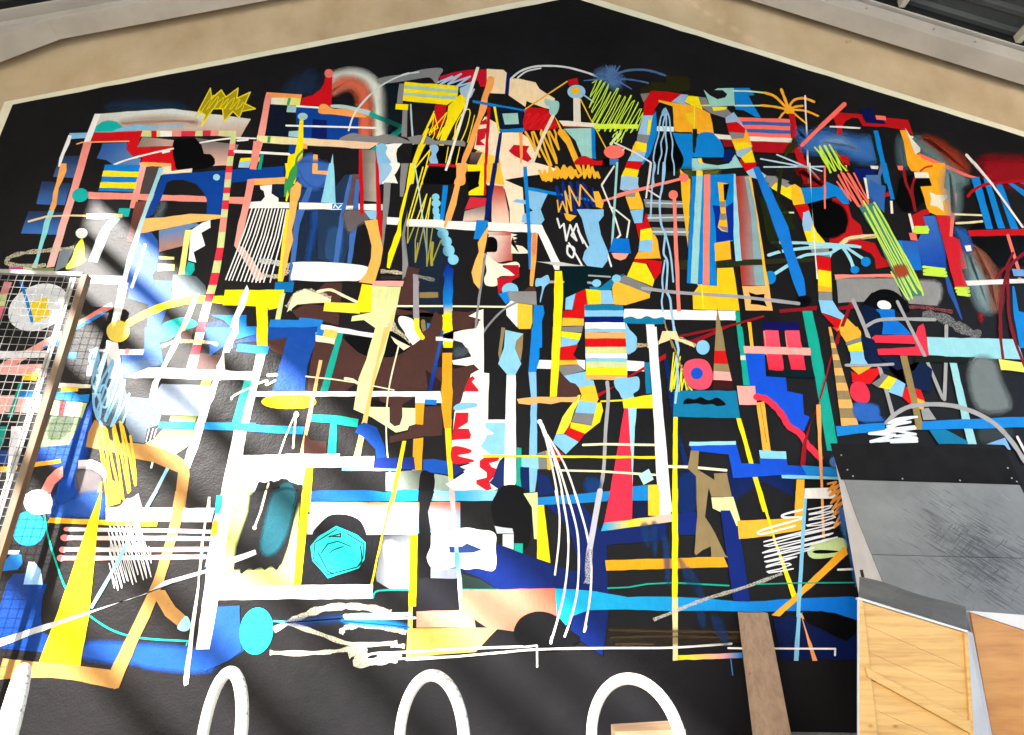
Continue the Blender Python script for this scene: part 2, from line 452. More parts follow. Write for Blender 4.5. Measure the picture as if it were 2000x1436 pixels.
def flat(poly, t, kind=None, smooth=False):
    c1, c2, ang, a = colspec(t); l1 = lin(c1)
    hw = hue_word(srgb(hexof(c1)))
    name = f'{hw}_{kind or shape_word(poly)}'
    if not smooth: poly = wobble(poly)
    poly = orient(poly); h = lay([poly])
    if c2 is None:
        put(name, [onwall(x, y, h) for x, y in poly], [list(range(len(poly)))], [(*l1, a)] * len(poly), MAT['paint'] if a >= 1 else MAT['spray'])
        return
    l2 = lin(c2); d = (math.cos(ang), math.sin(ang)); s = [x * d[0] + y * d[1] for x, y in poly]; s0, s1 = min(s), max(s)
    bm = bmesh.new(); bm.faces.new([bm.verts.new((x, y, 0)) for x, y in poly])
    for k in range(1, 12):
        q = s0 + (s1 - s0) * k / 12
        bmesh.ops.bisect_plane(bm, geom=list(bm.verts) + list(bm.edges) + list(bm.faces), plane_co=(q * d[0], q * d[1], 0), plane_no=(d[0], d[1], 0))
    bm.verts.ensure_lookup_table(); bm.verts.index_update()
    vs_, cs = [], []
    for v in bm.verts:
        t_ = (v.co.x * d[0] + v.co.y * d[1] - s0) / (s1 - s0 + 1e-9); t_ = t_ * t_ * (3 - 2 * t_)
        vs_.append(onwall(v.co.x, v.co.y, h)); cs.append((*[l1[i] * (1 - t_) + l2[i] * t_ for i in range(3)], a))
    fs = [[v.index for v in f.verts] for f in bm.faces]; bm.free()
    put(name, vs_, fs, cs, MAT['paint'] if a >= 1 else MAT['spray'])
def feather(poly, w):
    n = len(poly); ins, outs = [], []
    for i in range(n):
        p, q, r = np.array(poly[i - 1]), np.array(poly[i]), np.array(poly[(i + 1) % n])
        e1 = (q - p) / (np.linalg.norm(q - p) + 1e-9); e2 = (r - q) / (np.linalg.norm(r - q) + 1e-9)
        nn = np.array([-(e1 + e2)[1], (e1 + e2)[0]]); L = np.linalg.norm(nn); nn = nn / L if L > 1e-6 else np.array([-e1[1], e1[0]])
        outs.append(tuple(q + nn * w * .6)); ins.append(tuple(q - nn * w * .4))
    return ins, outs
def spray(poly, t, w):
    c1, _, _, a = colspec(t); l1 = lin(c1)
    poly = catmull(orient(poly), True, 3); ins, outs = feather(poly, w); n = len(poly); h = lay([outs])
    vs_ = [onwall(x, y, h) for x, y in outs] + [onwall(x, y, h) for x, y in ins]
    fs = [list(range(n, 2 * n))] + [[i, (i + 1) % n, n + (i + 1) % n, n + i] for i in range(n)]
    put(hue_word(srgb(hexof(c1))) + '_spray_cloud', vs_, fs, [(*l1, 0.0)] * n + [(*l1, a)] * n, MAT['spray'])
def curve(pts, t, w, mat=None, kind='curve', vary=0.10):
    c1, _, _, a = colspec(t); l1 = lin(c1)
    if len(pts) > 2 or mat: pts = catmull(pts, False, 6)
    p = np.array(pts); d = np.gradient(p, axis=0); d /= (np.linalg.norm(d, axis=1)[:, None] + 1e-9); nn = np.stack([-d[:, 1], d[:, 0]], 1)
    ws = np.array([w / 2 * (1 + vary * math.sin(i * 1.3 + w) * .6 + random.uniform(-vary, vary) * .6) for i in range(len(p))])
    L, R = p + nn * ws[:, None], p - nn * ws[:, None]
    caps0 = capsule(tuple(p[0] - d[0] * 0.01), tuple(p[0]), w)[6:] ; caps1 = capsule(tuple(p[-1]), tuple(p[-1] + d[-1] * 0.01), w)[:6]
    n = len(p); ribbon = [tuple(x) for x in L] + [tuple(x) for x in R[::-1]]
    th = n * 0.000004
    h = lay([ribbon], th)
    vs_ = [onwall(*L[i], h + i * 0.000004) for i in range(n)] + [onwall(*R[i], h + i * 0.000004) for i in range(n)]
    fs = [[i, i + 1, n + i + 1, n + i] for i in range(n - 1)]
    if mat is None:
        k = len(vs_); vs_ += [onwall(x, y, h) for x, y in caps0]; fs.append(list(range(k, k + 6)))
        k = len(vs_); vs_ += [onwall(x, y, h + th) for x, y in caps1]; fs.append(list(range(k, k + 6)))
    put(hue_word(srgb(hexof(c1))) + '_' + kind, vs_, fs, [(*l1, a if mat is None else 0.56)] * len(vs_), mat or (MAT['paint'] if a >= 1 else MAT['spray']))
def segs(pts, t, w, kind):
    c1, _, _, a = colspec(t); l1 = lin(c1); caps = [orient(capsule(pts[i], pts[i + 1], w * random.uniform(.88, 1.12))) for i in range(len(pts) - 1)]
    th = 0.00002 * len(caps); h = lay(caps, th); vs_, fs = [], []
    for i, c in enumerate(caps):
        k = len(vs_); vs_ += [onwall(x, y, h + i * 0.00002) for x, y in c]; fs.append(list(range(k, k + len(c))))
    put(hue_word(srgb(hexof(c1))) + '_' + kind, vs_, fs, [(*l1, a)] * len(vs_), MAT['paint'] if a >= 1 else MAT['spray'])
def hatch(poly, pitch, ang):
    """one long zigzag pen line that fills an outline"""
    c, s_ = math.cos(-ang), math.sin(-ang); q = [(x * c - y * s_, x * s_ + y * c) for x, y in poly]
    ys = [p[1] for p in q]; y = min(ys) + pitch * .3; path = []; k = 0; n = len(q)
    while y < max(ys):
        xs = []
        for i in range(n):
            (ax, ay), (bx, by) = q[i], q[(i + 1) % n]
            if (ay > y) != (by > y): xs.append(ax + (bx - ax) * (y - ay) / (by - ay))
        if len(xs) >= 2:
            a, b = min(xs), max(xs); L = b - a
            a += random.uniform(-.04, .12) * L; b -= random.uniform(-.04, .12) * L
            m = ((a + b) / 2, y + random.uniform(-.25, .25) * pitch + .2 * pitch)
            seg = [(a, y), m, (b, y + pitch * .35)]
            path += seg if k % 2 == 0 else [(b, y), m, (a, y + pitch * .35)]
            k += 1
        y += pitch * random.uniform(.8, 1.2) * .62
    return [(x * c + y_ * s_, -x * s_ + y_ * c) for x, y_ in path]
def build_mural(text):
    ox = oy = 0.0
    def P(tok):
        x, y = tok.split(','); x = ox + float(x) / K
        return (x + 70 if x > 1999.5 else x, oy + float(y) / K)      # shapes cut by the picture edge go on beyond it
    for ln in text.strip().splitlines():
        w = ln.split()
        if not w: continue
        c = w[0]
        if c == 'T': ox, oy = float(w[1]), float(w[2])
        elif c == 'p': flat([P(t) for t in w[2:]], w[1])
        elif c == 'b': flat(catmull([P(t) for t in w[2:]], True, 5), w[1], 'blob', True)
        elif c == 'q': spray([P(t) for t in w[3:]], w[2], float(w[1]) / K * 2.4)
        elif c == 's': segs([P(t) for t in w[3:]], w[1], float(w[2]) / K, 'line')
        elif c == 'z': segs([P(t) for t in w[3:]], w[1], float(w[2]) / K, 'scribble')
        elif c == 'Z': segs(hatch([P(t) for t in w[5:]], float(w[3]) / K * 1.2, math.radians(float(w[4]))), w[1], float(w[2]) / K * .8, 'scribble')
        elif c == 'c': curve([P(t) for t in w[3:]], w[1], float(w[2]) / K)
        elif c == 'h': curve([P(t) for t in w[3:]], w[1], float(w[2]) / K, MAT['chalk'], 'dry_brush_stroke', 0.35)
        elif c == 'e':
            (ex, ey), rx, ry = P(w[2]), float(w[3]) / K, float(w[4]) / K; r = math.radians(float(w[5])) if len(w) > 5 else 0
            pts = [(ex + rx * math.cos(t) * math.cos(r) - ry * math.sin(t) * math.sin(r), ey + rx * math.cos(t) * math.sin(r) + ry * math.sin(t) * math.cos(r))
                   for t in (2 * math.pi * k / 28 for k in range(28))]
            flat(pts, w[1], 'disc', True)
        elif c == 'K':
            i = w.index('|'); E_ = [tuple(map(float, t.split(','))) for t in w[1:i]]
            ys = [e[2] for e in E_]; y0 = ys[0]
            for col, ye in zip(w[i + 1::2], w[i + 2::2]):
                y1 = float(ye); f = lambda y, k: float(np.interp(y, ys, [e[k] for e in E_]))
                q = [(f(y0, 0), y0), (f(y0, 1), y0), (f(y1, 1), y1), (f(y1, 0), y1)]
                flat([(ox + x / K, oy + y / K) for x, y in q], col, 'block'); y0 = y1
MURAL = """
T 0 0
q 30 2A4A70%50 840,830 1000,808 1300,812 1450,840 1200,850 900,860
p D8E2E2>C4A294@90 780,890 1000,870 1350,850 1640,890 1955,930 1870,1080 1500,1035 950,1035 730,1035
q 25 C9A093%60 960,950 1300,915 1560,960 1300,965 1000,985
p TQ 735,1030 750,985 800,950 850,940 910,950 950,985 955,1000 890,1028
b LB 890,1028 950,995 1010,985 1080,972 1150,980 1230,985 1330,978 1420,985 1415,997 1300,1000 1100,1012
p 26395E>46659C@90 470,1215 640,1215 590,1390 415,1380
p 26395E>3D6BB5@90 328,1416 556,1431 505,1601 285,1591
p 26395E>3F74C4@90 225,1646 490,1656 450,1831 165,1821
p LB 545,1040 690,1035 672,1078 530,1088
p WH 535,1055 560,1060 545,1120 505,1200 470,1300 455,1300 465,1235 510,1120
p RD 720,1040 1115,1020 1070,1150 1350,1140 1350,1170 1370,1290 1385,1325 1330,1335 1330,1275 1100,1262 1110,1235 1030,1220 990,1180 990,1130 1005,1100 690,1112
p 2F5CA8>5F86C0@45 800,1120 990,1110 985,1170 1040,1225 1100,1240 1085,1290 890,1290 830,1250 755,1235 790,1160
p 8C8078>C8A89C@0 1110,1070 1355,1095 1350,1140 1070,1150
s OR 11 600,1125 640,1112 1005,1103
p SA>F6C2BC@90 655,1110 716,1115 640,1380 425,2080 362,2088 560,1450
p WH 740,890 790,890 705,1105 655,1110
p PG 1112,1020 1180,1022 1180,1070 1098,1066
p RD 1180,1022 1222,1022 1222,1070 1180,1070
p PG 1222,1022 1250,1022 1250,1068 1222,1070
p WH 1250,1022 1342,1024 1340,1066 1250,1068
p SA 1342,1024 1415,1024 1412,1066 1340,1066
p RC 1415,1024 1525,1024 1520,1064 1412,1064
p PG 1525,1024 1580,1022 1580,1064 1520,1064
p RC 1580,1020 1645,1020 1640,1062 1580,1062
p SA 1645,1020 1708,1022 1703,1062 1640,1062
p PG 1708,1022 1842,1022 1836,1064 1703,1062
p 6A6A6C>D9B0A6@90 1520,1075 1700,1110 1860,1130 1840,1180 1790,1290 1660,1295 1675,1240 1640,1205 1590,1200 1570,1130
b BK 1360,1095 1440,1085 1520,1085 1575,1150 1590,1200 1640,1205 1672,1245 1665,1290 1560,1320 1390,1325 1360,1260 1345,1180
c WH 12 1560,1115 1700,1092 1850,1078 1990,1082
c WH 16 1850,1098 1890,1095 1930,1092
c WH 13 890,1285 1000,1245 1180,1198 1350,1160
s WH 14 1270,1192 1320,1180
p A8981C 1522,915 1640,690 1650,770 1725,705 1760,760 1855,690 1845,770 1950,722 1910,810 1990,850 1885,870 1865,920 1815,870 1745,950 1735,850 1660,850 1570,990 1600,900 1560,880
z F2DE22 9 1522,915 1640,690 1650,770 1725,705 1760,760 1855,690 1845,770 1950,722 1910,810 1990,850 1885,870 1865,920 1815,870 1745,950 1735,850 1660,850 1570,990 1600,900 1560,870 1522,915
Z F2DE22 7 26 -58 1560,870 1650,740 1760,770 1850,760 1910,810 1880,860 1740,850 1660,840
T 0 320
p SA 690,220 1610,255 1612,300 690,275
p SA 1790,260 1915,262 1905,318 1780,310
p OR 1100,-10 1335,0 1335,38 1250,25 1190,22 1140,30 1100,55 1090,20
p PK>SA@90 1090,-10 1142,25 1060,350 1010,347
p 4E4648 1140,28 1190,20 1245,32 1160,240 1095,232
p 2A292D>1A1A1E@90 780,285 1010,290 960,580 700,600
p 7A463E>4A2A28@90 1060,300 1150,290 1075,605 985,615
p BC 820,10 1095,12 1040,222 768,215
p YE 808,55 1085,65 1078,108 795,100
p YE 785,145 1068,148 1058,198 775,190
p CR 1260,30 1335,20 1335,60 1500,38 1496,70 1255,92
p BL 1270,85 1500,70 2215,20 2215,105 1810,150 1790,200 1740,400 1610,400 1615,290 1590,230 1530,160 1430,128 1340,130 1300,150 1255,280 1190,400 1120,440 1140,400
q 18 6E7E88%55 1255,310 1290,315 1255,410 1215,415
e 9AD4F2 1688,108 27 25
e TQ 627,247 64 54 -10
p OR 475,0 520,0 520,60 490,130 460,190 450,260 440,330 420,372 385,355 410,290 415,230 440,150 460,60
p 8EDCE8 385,360 425,370 390,460 375,530 345,610 320,690 300,770 290,812 248,810 285,730 300,660 330,540 345,460
p TQ 930,348 1018,350 1003,415 965,415 958,392 922,385
s PE 14 225,452 370,412 560,405 680,408
p F4C48A 675,390 960,392 955,420 740,433 675,430
p 8AD8E4>F4F6F8@90 870,425 940,430 860,520 830,600 800,680 760,770 690,760 720,680 750,590 800,500 840,450
p F6BE72 1110,430 1280,420 1480,392 1720,402 1728,425 1500,465 1080,550
e WH 637,543 46 40
b YE 640,585 657,640 657,720 672,755 620,790 530,822 515,800 560,740 590,650
h CR 30 580,655 400,675 200,695 80,730 60,780 260,800 360,790
p D8408A 75,805 175,808 185,862 60,860
p C8D0B0 180,805 250,815 265,862 190,862
p 7A8A5A 250,815 430,815 405,862 265,862
p 7C8894 470,680 580,660 540,740 520,800 430,840
p 2459B0 1090,545 1180,535 1230,600 1240,720 1220,830 1190,870 1200,910 1345,915 1330,1060 1250,1280 1250,1436 1260,1600 1270,1560 1130,1600 1130,1436 1160,1100 1000,1050 1000,900 1060,640
p 5F88C0>B08474@80 1240,520 1400,485 1530,465 1560,480 1450,520 1430,640 1240,690
p WH 1580,460 1640,440 1642,500 1570,540 1600,640 1510,690 1530,772 1468,755 1480,600 1490,520
p YP 1445,520 1490,515 1435,890 1388,892
p TQ 1465,765 1515,780 1518,830 1490,870 1436,872
p YP 1240,722 1360,728 1358,750 1240,745
p YP 1235,780 1362,785 1358,835 1225,838
p SL 1350,865 1430,862 1530,880 1600,950 1612,1010 1550,1060 1330,1062
p 98D2E6>D8EEF4@90 1240,32 1278,32 1140,400 1030,760 990,925 945,925 1000,720 1090,450
s WH 25 1130,635 1090,780 1030,960
p F6EAE4 600,870 975,875 960,942 700,935
e DFE3EC 300,1120 245 172 -24
p F2D22A 230,1080 365,1040 390,1190 265,1240
s BC 24 165,920 215,1080 255,1240
p E08A90 35,920 98,925 60,1020 0,1020
p PG 0,1020 60,1020 40,1110 0,1110
p E06A80 0,1110 40,1110 10,1200 0,1220
p E88A82 600,1230 870,1080 885,1125 600,1265
p BC 595,1265 815,1150 822,1168 590,1300
p E8A29A -10,1570 480,1300 480,1370 -10,1640
p BC 330,1436 455,1365 460,1410 340,1440
p F2F0EE 935,925 1002,930 930,1260 870,1240
e F2D65A 922,1307 90 86
c YE 58 1000,1245 1150,1165 1300,1105 1480,1065 1600,1058 1745,1062
b TQ 1270,1250 1400,1200 1500,1215 1535,1262 1400,1330 1255,1392 1250,1320
p E8E0B0 1520,1010 1555,1015 1500,1170 1430,1330 1370,1450 1310,1556 1240,1706 1210,1826 1165,1826 1190,1706 1280,1546 1340,1416 1440,1200
K 1800,1842,-216 1765,1815,0 1735,1785,300 1690,1745,660 1640,1705,900 1575,1640,1130 1530,1600,1300 1515,1580,1380 1450,1530,1606 | PG -151 SA -106 RC -56 PG 19 RC 70 SA 125 PG 187 RC 232 PG 288 RC 357 PG 420 SA 535 PG 657 RC 757 PG 852 RC 947 PG 1015 RC 1080 PG 1140 WH 1230 RC 1316 CR 1412 RC 1492 PG 1606
T 300 0
q 40 243A5C%55 1020,690 1120,620 1200,570 1270,580 1260,700 1100,760
p 10182A 880,820 1040,830 1060,1060 870,1060
q 25 DDE4DC%100 1390,600 1450,565 1550,550 1660,575 1740,640 1785,720 1800,850 1790,1060 1720,1060 1720,850 1690,740 1620,690 1540,670 1460,680 1390,720
q 30 D8694E%100 1385,680 1450,620 1530,610 1620,640 1670,700 1690,820 1690,1060 1600,1060 1605,840 1590,740 1540,690 1480,690 1390,730
p BL 1115,830 1290,850 1290,890 1600,920 1590,1090 1340,1085 1170,1080 1130,1060 1110,950
p NV 1240,930 1350,940 1350,1085 1230,1080
p BL 1060,1120 1110,1120 1100,1200 1050,1190
p RD 1340,590 1395,590 1385,830 1300,825 1145,820 1160,765 1240,745 1300,700 1330,650
e F2776C 1366,575 34 34
p FBA05A 880,720 1157,738 1150,770 915,760 880,760
p SA>F6B4AA@90 880,722 918,762 865,1070 825,1210 800,1325 750,1320 790,1150 820,1010
p E9E6DC>E8E66A@0 918,762 1150,768 1140,825 912,815
p 3FA45A 1050,766 1072,768 1058,822 1036,820
p 9CCFD4 1045,825 1115,828 1108,880 1035,876
p WH 1110,822 1300,835 1295,850 1112,838
b B5D4DC 1385,820 1480,820 1600,845 1690,868 1680,905 1600,880 1480,850 1390,840
b FBA65C 1295,825 1340,815 1400,850 1500,850 1600,880 1660,915 1560,915 1400,895 1290,885
p TE 1690,870 1935,975 1932,1010 1675,905
p TE 1930,985 1935,1030 1640,1270 1630,1215
c DDE6E4 13 1520,1020 1560,900 1640,790 1760,680 1880,610 1990,573
s WH 13 1035,982 1730,1000
e 9CCBD2 1162,910 39 28
p 9AD0E4 1055,1025 1150,1020 1140,1075 1050,1065
b GY 1450,1095 1500,1055 1560,1038 1630,1055 1720,1065 1800,1050 1880,1060 1985,1100 1985,1120 1640,1115
p F2E9AC>F2C9B0@0 810,1058 1170,1078 1760,1115 1680,1165 1165,1135 850,1115 800,1085
p 48A85A 892,1066 915,1066 908,1115 885,1115
p FBB062 1165,1120 1200,1125 1195,1165 1150,1158
p YE 1140,935 1168,935 1165,1160 1160,1260 1100,1436 1085,1436 1020,1436 1030,1360 1050,1210 1100,1200 1125,1080
c 4C9A55 18 1160,1180 1120,1230 1105,1300 1070,1330 1040,1400
b 3E8C50 1080,1310 1110,1300 1120,1350 1080,1430 1030,1436 1045,1370
s WH 22 635,1183 800,1190 1055,1205
p FDE516 680,1235 830,1228 830,1262 670,1262
p 9AC8E8 670,1262 760,1255 745,1310 660,1308
p SA 780,1100 850,1110 800,1325 750,1320
p TE 835,1205 860,1205 838,1325 812,1325
q 14 3A68BE 1190,1215 1250,1215 1290,1280 1290,1436 1140,1436 1115,1330 1140,1260
p FBAE62 1245,1205 1280,1210 1278,1335 1360,1340 1355,1362 1238,1355
p 9CD8F0 1397,1200 1412,1436 1340,1436
p RD 1600,1165 1625,1165 1632,1436 1602,1436
p 7C6E6A>A39A92@0 1625,1165 1730,1180 1750,1436 1632,1436
p C41825 1725,1170 1742,1200 1760,1436 1735,1436
p WH 1735,1130 1940,1120 1900,1160 1890,1200 1900,1280 1870,1350 1900,1425 1760,1436
b LB 1735,1150 1780,1120 1820,1150 1810,1200 1850,1270 1850,1350 1800,1410 1755,1436 1745,1280
T 700 0
q 30 12202E%60 210,680 350,660 340,1000 205,1000
b GY 150,620 250,595 380,580 480,548 620,532 660,550 630,600 610,660 560,610 480,615 330,640 170,655
c C8DCE0 12 -10,860 50,790 150,690 280,615 380,580 470,565
p GY 320,655 358,655 345,810 300,808
p GY 345,858 382,860 378,1075 335,1065
p YE 360,640 780,675 770,770 690,822 520,805 345,788
p A8CFC0 362,668 775,705 775,728 360,694
p A8CFC0 355,724 768,757 765,782 352,748
p YE 292,812 390,816 385,862 288,855
c B4CCD8 14 408,820 415,960 430,1150 445,1300 465,1436
p C8142E 630,600 750,565 900,545 1000,545 1000,680 950,680 930,630 640,640
z A9C6E6 14 620,645 730,600 640,660 800,580 700,660 870,600 760,680 900,640 800,700 890,650 830,740 880,690 840,780 900,700 870,760
p A9C6E6 790,690 880,650 890,740 840,800 790,720
p YE 760,770 800,735 835,770 830,830 740,980 690,1080 640,1200 620,1210 640,1080 690,930 700,830
p C41420 600,815 685,820 680,960 620,990 610,1050 570,1050 585,930
Z YE 8 30 -66 520,1010 580,870 600,1040 560,1090
z YE 8 530,1000 590,870 560,950 500,1060 590,890 620,1000 550,1040 690,880 610,1080 700,950 620,1090 660,1000
c YE 8 745,1100 760,980 800,900 850,855 870,880 850,980 820,1060 800,1100
c YE 7 905,900 880,1000 850,1110
z YE 9 830,850 790,960 760,1040 800,960 735,1090 780,980
p E2A93A 1000,900 1010,1190 960,1250 900,1280 870,1230 950,1150 970,1000
p FBE4CC 985,910 1090,970 1110,1000 1080,1200 1060,1436 980,1436 990,1200 900,1160 930,1000
p C41C30 940,960 1000,925 1000,970 950,975
p C41C30 930,1010 1000,1000 985,1080 950,1100 990,1135 915,1135
p F8D04A 900,1260 960,1195 1060,1215 1050,1436 850,1340
p 6A5A5A>3A3030@90 880,1190 965,1190 920,1290 860,1285
p GY 380,1075 470,1056 530,1060 600,1100 700,1098 820,1100 835,1120 830,1145 720,1135 520,1130 420,1125
p BK 420,1130 830,1145 800,1290 545,1290 500,1436 400,1436
s YE 24 540,1010 440,1250 400,1436
z YE 10 520,1130 440,1260 410,1370 500,1150 430,1330 560,1170 520,1330 500,1400 540,1300 500,1436
s YE 8 700,1150 680,1270
s YE 8 740,1140 710,1280
s YE 8 790,1150 760,1285
p F0E01A 470,1130 520,1130 450,1290 430,1436 390,1436 410,1300
b 8FBCEC 555,1140 610,1135 625,1170 605,1210 620,1275 570,1285 550,1240 570,1200
p RD 545,1275 830,1290 830,1308 545,1298
p BK 530,1310 800,1310 780,1436 500,1436
p YE 850,1290 980,1290 975,1436 935,1436 950,1345 850,1340
p EFEBE0 920,525 942,530 690,1335 672,1332
p FBE0B8 1000,540 1130,548 1158,575 1140,735 1030,730 1000,690
p FBE0B8 1180,615 1250,615 1380,645 1410,695 1530,770 1520,860 1440,840 1310,790 1300,835 1170,745
p NV 1155,575 1185,575 1168,740 1142,738
c D8DCE0 15 1190,615 1260,560 1360,525 1480,517 1620,528 1780,570 1885,610
c D8DCE0 12 1240,610 1310,560 1420,535
b FBA85C 1010,605 1055,610 1050,680 1010,760 1000,850 950,960 920,1060 900,1130 870,1200 830,1300 830,1436 745,1436 790,1330 810,1230 850,1130 890,1010 930,900 960,770 990,680
p BC 890,785 930,790 1520,900 1515,912 1300,880 890,805
p DB 1060,835 1290,870 1290,1000 1100,1010
p YE 1050,835 1070,835 1100,1030 1085,1030
p 9CCFC8 1120,890 1240,885 1250,970 1140,975
p BC 1095,1012 1300,1000 1290,1032 1100,1035
p FBE4C8 1120,1035 1260,1035 1330,1080 1380,1200 1350,1280 1280,1300 1285,1380 1140,1400 1095,1230
p FBC84A 1095,1230 1140,1400 1130,1436 1080,1436
p C4162A 1170,1180 1210,1130 1330,1140 1310,1180 1350,1240 1320,1265 1220,1220
p FBA05A 1250,1035 1278,1035 1280,1220 1262,1300
p C4141C 1005,835 1030,835 995,1436 975,1436
p NV 1095,1040 1118,1040 1060,1436 1033,1436
p C8141E 1300,860 1330,840 1460,850 1500,890 1540,960 1540,1010 1290,1020 1280,960
Z D82028 12 36 -50 1300,880 1500,890 1545,990 1290,1010
p FBE0B8 1310,790 1300,835 1170,745 1280,750
b 9CCFCC 1450,775 1500,785 1560,800 1555,870 1520,910 1490,890 1480,840 1455,820
Z F0B432 20 36 68 1300,1020 1540,1020 1560,1120 1555,1290 1480,1300 1410,1210 1330,1120
z F0B432 24 1420,1340 1460,1410 1470,1320 1500,1410 1510,1330 1550,1390 1540,1310 1610,1390 1600,1300 1660,1390 1650,1310 1700,1370
p F0B432 1560,1010 1600,1010 1650,1080 1720,1250 1700,1290 1640,1150 1550,1040
s F0B432 12 1300,855 1625,640
p C41422 1630,628 1705,612 1715,655 1640,675
s E8DCC8 24 1515,910 1440,1060 1350,1290
p E8DCC8 1285,1290 1330,1260 1450,1290 1540,1320 1520,1340 1400,1330 1285,1320
p AM 1525,910 1560,960 1740,1330 1740,1380 1700,1320
e 9CC8EC 1697,720 70 54
e F0C020 1690,712 35 28
p E4DED2 1673,765 1728,770 1732,958 1675,955
s F0C020 9 1725,770 1800,920 1930,1165
s 9CC0D8 10 1740,735 1830,800
p EDE8DC 1560,945 1850,965 1850,1005 1600,995
p DR 1580,985 1850,998 1850,1010 1600,1000
q 22 4A6A9C%90 1840,580 1920,540 1990,560 2060,620 2010,700 1900,640
Z C4E84A 9 25 -62 1830,615 1940,640 1955,690 2020,700 2165,780 2215,860 2195,985 2130,1045 1840,1020 1805,880 1795,750
Z C4E84A 10 20 -60 1990,1040 2080,1020 2040,1110 1960,1130
p D8F04A 1840,968 2180,975 2170,1010 1840,1010
p AQ 1600,1008 1815,1005 1820,1240 1740,1225 1690,1100
p BC 1812,1005 1840,1005 1850,1245 1820,1240
b C4141E 1690,1255 1750,1220 1800,1235 1850,1258 1950,1258 1950,1290 1700,1290
e F27A6E 1985,1190 72 52
z F0B432 20 1750,1300 1760,1390 1790,1300 1800,1385 1820,1310 1840,1390 1860,1350 1875,1390
T 1100 0
q 14 5A7EB4%80 340,540 400,530 420,600 430,660 380,680 330,620
z 5A7EB4%80 8 330,515 370,570 405,520 390,580 440,520 400,590 260,580 380,610 160,635 390,620 530,700 400,620
c 5A7EB4%70 18 380,600 480,560 600,550 700,565 790,595
c 5A7EB4%60 14 390,620 500,625 600,640 660,655
p 2A2812%90 800,590 980,600 990,700 920,720 600,725 610,680 700,640 790,650
c D8E8A0 22 440,1050 400,1090 370,1130
p 8A8078 600,735 680,725 625,800
p CC1016 680,715 800,718 918,738 840,800 760,785 715,850 700,905 620,900 630,800
p 98B8DC 918,740 970,745 945,805 990,830 840,800
p YE 970,752 1050,760 1090,880 945,800
p GY 1050,760 1110,768 1140,840 1270,850 1320,900 1260,925 1150,890 1085,850
p F8B028 740,785 850,805 1010,830 1085,860 1140,890 1170,1045 1040,1050 865,1030 850,835 740,800
p F2CC20 945,885 1010,885 1010,980 965,950
s F0E040 12 1018,1010 1020,828 1140,828
p BK 860,1035 1000,1035 1000,1050 1040,1060 1035,1200 860,1040
p 98D0C8 1092,705 1140,750 1200,780 1260,765 1275,740 1240,710 1175,708 1200,695 1325,692 1335,830 1140,838
p BC 1325,692 1445,692 1488,748 1440,752 1480,830 1535,920 1500,920 1400,865 1340,860 1335,790
s C8E8B0 12 1325,715 1450,718 1570,730
s C8E8B0 12 1335,830 1440,830 1550,830
p YE 1155,840 1275,838 1265,860 1170,872
c F8AC30 20 1565,730 1640,755 1710,820 1760,870
c F8AC30 22 1695,705 1720,770 1750,850
c F8AC30 19 1755,840 1790,790 1850,772 1900,780 1950,800
c F8AC30 18 1540,828 1640,838 1750,862
c F8AC30 18 1750,870 1800,840 1860,832
c F8AC30 16 1760,860 1880,870 1980,910
c F8AC30 16 1750,870 1710,890 1680,930
c F8AC30 14 1770,870 1830,920 1890,970
e F8AC30 1758,865 42 32
p BC 720,870 730,1050 680,1200 620,1290 600,1290 600,1000 700,905
p 98C4EC 620,905 700,905 690,940 670,1060 580,1050
p F0E020 660,940 690,935 672,1058 650,1050
p GY 580,1050 672,1060 650,1125 570,1105
p F8C030 565,1105 650,1125 645,1190 560,1200 520,1235 540,1150
p F8E020 575,1110 650,1128 640,1195 560,1160
p 98C4EC 560,1185 640,1195 620,1265 500,1260 515,1230
p CC1016 495,1265 615,1265 590,1330 475,1325
p F8E020 475,1325 590,1330 560,1390 450,1380
p 98C4EC 450,1380 560,1390 590,1470 540,1520 440,1480
p DCEAEC 728,990 860,995 860,1032 728,1028
p BC 850,1040 1005,1048 1005,1320 895,1325 935,1270 920,1200 880,1120
b 050508 800,1060 850,1060 880,1130 920,1200 935,1260 900,1330 800,1340 720,1340 700,1250 720,1150
p 1A2012 1005,1010 1040,1010 1045,1200 1010,1200
b BC 1035,1130 1045,1060 1100,1035 1180,1050 1230,1120 1255,1200 1240,1215 1040,1210
p BC 1005,1195 1295,1205 1300,1232 1005,1232
p 98D0D4 1000,1240 1040,1240 1100,1280 1200,1295 1290,1280 1335,1210 1395,1310 1000,1338
p F8D040 1045,1238 1075,1238 1085,1285 1050,1270
b LB%100 780,850 800,850 815,890 790,910 765,890
c 9CC4EC 11 795,850 760,920 745,1000 740,1060 715,1150 700,1250 715,1300 700,1380 705,1440
c 9CC4EC 11 795,900 775,980 785,1040 760,1120 765,1200 745,1270 735,1360
c 9CC4EC 12 800,900 800,980 795,1060 805,1160 790,1260 790,1340 775,1440
c 9CC4EC 11 800,860 825,930 835,1040 850,1120 845,1220 860,1290 862,1370
p FB7064 1355,920 1760,935 1775,1110 1420,1075 1400,1000
p 2F62B4 1385,952 1765,964 1770,988 1395,980
p 2F62B4 1405,1010 1768,1022 1770,1050 1410,1038
p E8E2DC 1415,1068 1780,1085 1775,1118 1420,1103
p AA1420 1420,1105 1775,1118 1830,1100 1850,1190 1760,1200 1450,1190 1420,1130
p B8141C 1750,890 1800,895 1830,1100 1860,1200 1900,1330 1994,1400 1994,1436 1870,1436 1800,1200
p E8E2DC 1170,1048 1305,1060 1310,1095 1210,1090
p 8A1422 1230,1095 1310,1100 1320,1150 1250,1150
p 98B8DC 1260,925 1325,880 1355,920 1410,1005 1350,960 1265,965
p CC1016 1268,965 1350,955 1410,1005 1412,1045 1285,1035
